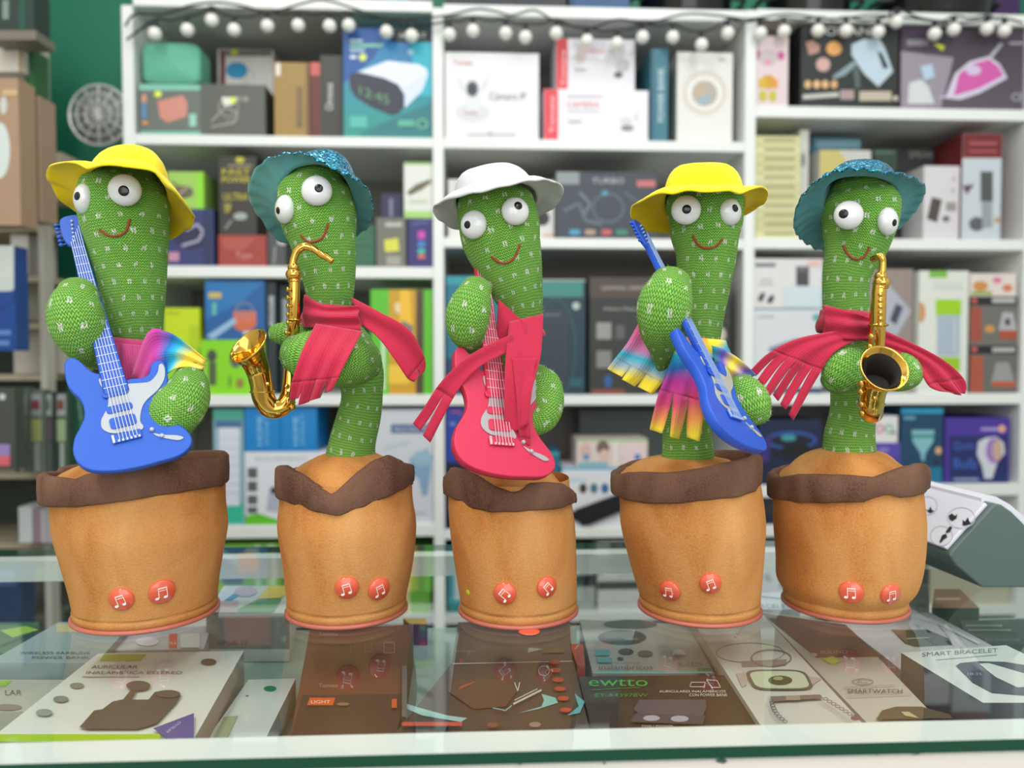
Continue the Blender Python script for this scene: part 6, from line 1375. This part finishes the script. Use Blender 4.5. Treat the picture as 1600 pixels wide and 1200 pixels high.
CB_('white and grey wireless earbud box with teal icons, between third and fourth cactus', [(906, 968), (1074, 975), (1117, 1052), (926, 1052)], .956, up(.956), (168, 168, 160),
    [('e', 972, 996, 38, 12, (74, 84, 86)), ('e', 985, 975, 42, 7, (96, 106, 106)), ('e', 978, 1018, 12, 5, (70, 76, 76)), ('e', 1008, 1021, 12, 5, (100, 100, 98)), ('e', 969, 1029, 5, 2.5, (60, 66, 66)), ('r', 930, 1015, 952, 1024, (90, 160, 164)), ('r', 933, 1027, 956, 1035, (90, 160, 164)), ('t', 'FONES', 976, 1000, 20, 3, (170, 176, 176)),
     ('t', 'inalámbricos', 936, 1046, 84, 7, (90, 94, 90)), ('t', 'Auriculares', 940, 1037, 60, 4, (120, 124, 120)), ('t', 'X-1325', 1059, 1041, 38, 6, (100, 100, 94)), ('p', [(1050, 1023), (1053, 1016), (1060, 1014), (1068, 1016), (1072, 1023)], (206, 206, 200)), ('r', 1090, 1044, 1112, 1051, (90, 130, 70)), ('p', [(932, 1049), (1112, 1049), (1114, 1052), (930, 1052)], (120, 180, 170))])
CB_('dark brown earbud carton with green lettering, centre right under the glass', [(904, 1057), (1131, 1055), (1200, 1160), (930, 1160)], .962, up(.962), (64, 52, 42),
    [('t', 'ewtto', 920, 1072, 92, 11, (70, 176, 66)), ('l', [(924, 1078), (1000, 1074)], 1.3, (56, 130, 50)), ('t', 'ET-A4397BW', 930, 1089, 82, 5.5, (60, 150, 60)), ('t', 'AURICULARES INALÁMBRICOS', 1030, 1082, 104, 4.5, (226, 216, 206)), ('t', 'CON POWER BANK', 1077, 1088, 60, 4.5, (226, 216, 206)),
     ('l', [(1080, 1066), (1102, 1066), (1100, 1073), (1078, 1073), (1080, 1066)], 1.2, (210, 200, 190)), ('l', [(1104, 1062), (1120, 1063), (1126, 1074), (1112, 1074), (1104, 1062)], 1.2, (210, 200, 190)),
     ('p', [(999, 1093), (1102, 1093), (1104, 1105), (1098, 1118), (1000, 1116), (990, 1108)], (92, 84, 92)), ('p', [(984, 1128), (994, 1114), (1102, 1118), (1098, 1132)], (78, 72, 78)), ('e', 1018, 1122, 13, 4.5, (176, 168, 180)), ('e', 1062, 1123, 14, 5, (176, 168, 180)), ('t', 'TWS / POWER', 1002, 1136, 50, 3, (200, 196, 190))])
CB_('long white bracelet box with three watch bands printed on it', [(1072, 955), (1184, 952), (1375, 1160), (1206, 1160)], .966, up(.966), (206, 202, 192),
    [('o', 1172, 1020, 54, 16, 1.2, (120, 104, 98)), ('p', [(1158, 1033), (1230, 1030), (1228, 1040), (1160, 1042)], (150, 134, 124)), ('o', 1205, 1028, 32, 14, 2, (140, 110, 104)),
     ('p', [(1150, 1052), (1170, 1050), (1166, 1070), (1160, 1074)], (190, 172, 158)), ('p', [(1248, 1054), (1284, 1060), (1270, 1070), (1256, 1072)], (190, 172, 158)),
     ('p', SQ(1218, 1062, 48, 16), (108, 100, 90)), ('p', SQ(1218, 1062, 43, 13.5), (204, 208, 178)), ('e', 1219, 1063, 19, 7.5, (96, 90, 56)), ('e', 1216, 1060, 8, 3, (170, 170, 110)),
     ('p', [(1204, 1088), (1282, 1085), (1286, 1091), (1206, 1096)], (130, 112, 106)), ('r', 1228, 1087, 1250, 1094, (170, 150, 134))] +
    [('o', 1206 - 5 * math.sin(i * .4) + i * 3.2, 1098 + i * 4.2, 4.2, 2.6, 1.2, (96, 92, 92)) for i in range(8)] + [('o', 1290 + i * 6.3, 1092 + i * 3.9, 4.2, 2.6, 1.2, (96, 92, 92)) for i in range(8)] +
    [('e', 1337, 1122, 8, 4, (120, 90, 90)), ('t', '3 Nuevas', 1150, 998, 30, 5, (.55, -.8, -.8, -.5), (150, 146, 140))])
CB_('narrow maroon and beige smartwatch box between two white boxes', [(1187, 955), (1322, 975), (1500, 1160), (1384, 1160)], .960, up(.960), (196, 190, 176),
    [('p', [(1188, 957), (1321, 976), (1376, 1026), (1276, 1028)], (108, 70, 66)), ('t', 'SUONO', 1282, 1021, 42, 5, (206, 186, 180)), ('e', 1272, 1023, 5, 3, (206, 186, 180)), ('p', [(1284, 1030), (1300, 1025), (1316, 1033), (1300, 1038)], (196, 206, 70)),
     ('o', 1348, 1065, 17, 5, 1, (130, 124, 112)), ('t', 'Pro', 1340, 1067, 16, 3.5, (130, 124, 112)), ('t', 'SMARTWATCH', 1324, 1083, 86, 6.5, (70, 66, 58)), ('l', [(1318, 1074), (1400, 1070)], .8, (150, 146, 134)), ('l', [(1324, 1088), (1422, 1084)], .8, (160, 156, 146)), ('p', [(1369, 1124), (1378, 1110), (1400, 1104), (1440, 1104), (1484, 1116), (1488, 1122)], (96, 84, 66)), ('p', [(1408, 1112), (1420, 1112), (1436, 1122), (1414, 1118)], (196, 184, 140))])
CB_('white box with dark green rounded window, right under the glass', [(1300, 962), (1440, 950), (1556, 1012), (1412, 1050)], .952, up(.952), (196, 194, 196),
    [('p', [(1392, 984), (1450, 984), (1484, 998), (1488, 1008), (1430, 1011), (1414, 1006)], (56, 74, 60)), ('p', [(1392, 984), (1415, 984), (1417, 1005)], (120, 100, 84)), ('l', [(1416, 998), (1452, 996)], 1, (190, 200, 190)), ('l', [(1420, 960), (1470, 975)], 3, (216, 214, 218)), ('l', [(1452, 966), (1530, 1005)], 4, (220, 220, 222))])
CB_('white lettered bracelet carton behind the fourth and fifth cactus', [(1186, 925), (1240, 925), (1250, 952), (1182, 952)], .952, up(.952), (200, 210, 218), [('t', 'BRACELET', 1170, 950, 66, 6, (110, 116, 126)), ('l', [(1190, 932), (1226, 936)], 2, (140, 150, 164))])
CB_('grey card box with dark printed letter behind the fifth pot', [(1400, 916), (1450, 912), (1452, 940), (1400, 944)], .962, up(.962), (130, 130, 124), [('t', 'VA', 1432, 950, 14, 7, (50, 52, 50))], sides={2: (128, 128, 122)})
CB_('stack of brown striped boxes under the power tower', [(1460, 920), (1500, 920), (1530, 950), (1456, 950)], .945, up(.945), (150, 110, 80), [('l', [(1462, 936), (1500, 936)], 3, (206, 170, 140))], side=(60, 74, 60))
CB_('dark green leaflet box with pale lines, far right under the glass', [(1500, 970), (1640, 966), (1720, 1010), (1512, 1004)], .950, up(.950), (60, 74, 70), [('r', 1508, 976, 1566, 979, (150, 160, 146)), ('r', 1512, 983, 1580, 986, (140, 150, 136)), ('t', 'promotie', 1540, 1004, 54, 8, (110, 124, 118))])
CB_('smart bracelet box with black band picture, front right under the glass', [(1408, 1020), (1572, 1008), (1760, 1098), (1536, 1098)], .974, up(.974), (214, 218, 214),
    [('t', 'SMART BRACELET', 1441, 1026, 118, 6.5, (1, -.06, .0, -1), (110, 120, 116)), ('l', [(1462, 1031), (1558, 1023)], 1, (160, 166, 162)),
     ('p', [(1494, 1040), (1500, 1036), (1530, 1033), (1570, 1034), (1620, 1042), (1640, 1086), (1600, 1086), (1550, 1082), (1520, 1066)], (70, 76, 88)), ('p', [(1530, 1037), (1545, 1036), (1600, 1052), (1620, 1072), (1590, 1074), (1556, 1058)], (214, 218, 214)), ('t', '10:35', 1512, 1055, 22, 4, (170, 180, 190))],
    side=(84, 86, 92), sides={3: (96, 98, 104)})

# ------------------------------------------------------------ power tower on the glass at the right
pw = thing('power_tower', 'white and grey slanted multi socket power tower lying on the glass, right', 'power strip', (at(1540, 850, .74).x, .76, 1.0))
PG = flat((88, 104, 100), 0.38, 0, 0.5); PW = flat((224, 224, 232), 0.35, 0, 0.5)
Ya = atz(1535, 919, 1.0).y
LD = ray(660, 560); LD.z = 0; LD.normalize(); LEN = .15
sec = [(1535, 919), (1494, 884), (1483, 868), (1486, 862), (1550, 791), (1556, 787), (1566, 789), (1582, 800), (1600, 818), (1622, 850), (1640, 884), (1646, 919)]
SEC = [at(x, y, Ya) for x, y in sec]
for p in SEC: p.z = max(p.z, 1.0004)
SEC[0].z = SEC[-1].z = 1.0004
def prism3(mb, P, d, m, smooth=False):
    n = len(P); vs = [Vector(p) for p in P] + [Vector(p) + d for p in P]
    mb.add(vs, [tuple(range(n)), tuple(range(2 * n - 1, n - 1, -1))] + [(i, i + n, (i + 1) % n + n, (i + 1) % n) for i in range(n)], m, None, smooth)
mb = MB(); prism3(mb, SEC, LD * LEN, PG); bevel(mb.build('housing', pw), .0015, 2)
# white socket panel lying on the slope, wrapping over the top
A, Bq = SEC[3], SEC[4]; sl_ = (Bq - A); nrm = sl_.cross(LD).normalized()
if nrm.x > 0: nrm = -nrm
mb = MB(); pan_ = [A, Bq, at(1562, 780, Ya), at(1580, 783, Ya), at(1604, 800, Ya), at(1626, 830, Ya), at(1620, 846, Ya), SEC[8], SEC[7], SEC[6]]
mb = MB(); e0 = LD * .004
prism3(mb, [A + e0, Bq + e0, Bq + nrm * .0035 + e0, A + nrm * .0035 + e0], LD * (LEN - .004), PW)
bevel(mb.build('socket_panel', pw), .001, 2)
TOPR = [SEC[4], SEC[5], SEC[6], SEC[7], SEC[8], SEC[9]]; OUT = [p + Vector((.002 * k, 0, .0045)) for k, p in enumerate(TOPR)]
mb = MB(); prism3(mb, [p + LD * .012 for p in TOPR + OUT[::-1]], LD * (LEN - .012), PW); mb.build('top_shell', pw)
def onp(px, py, off=.0037):
    r = ray(px, py); q = A + nrm * off - CAM; return CAM + r * (q.dot(nrm) / r.dot(nrm))
HB = flat((20, 20, 24), 0.4); RG = flat((196, 196, 206), 0.4)
for cx, cy, rx, ry in ((1502, 809, 22, 17), (1471, 837, 18, 16), (1450, 790, 15, 15)):
    mb = MB(); decals(mb, [('o', cx, cy, rx, ry, 1.3, RG)], lambda x, y, L: onp(x, y, .0038)); mb.build('socket_ring', pw)
for P in ([(1482, 806), (1487, 802), (1492, 806), (1496, 803), (1494, 810), (1488, 814), (1484, 812)], [(1504, 812), (1508, 815), (1512, 808), (1515, 815), (1518, 818), (1511, 821), (1504, 821)],
          [(1478, 830), (1484, 822), (1488, 824), (1484, 831), (1478, 833)], [(1468, 846), (1472, 836), (1478, 834), (1480, 839), (1474, 843), (1469, 849)],
          [(1446, 796), (1451, 797), (1454, 791), (1456, 797), (1460, 798), (1453, 802)], [(1434, 790), (1438, 786), (1442, 789), (1438, 795), (1434, 795)]):
    mb = MB(); mb.add([onp(x, y, .0040) for x, y in P], [tuple(range(len(P)))], HB, None, False); mb.build('socket_hole', pw)
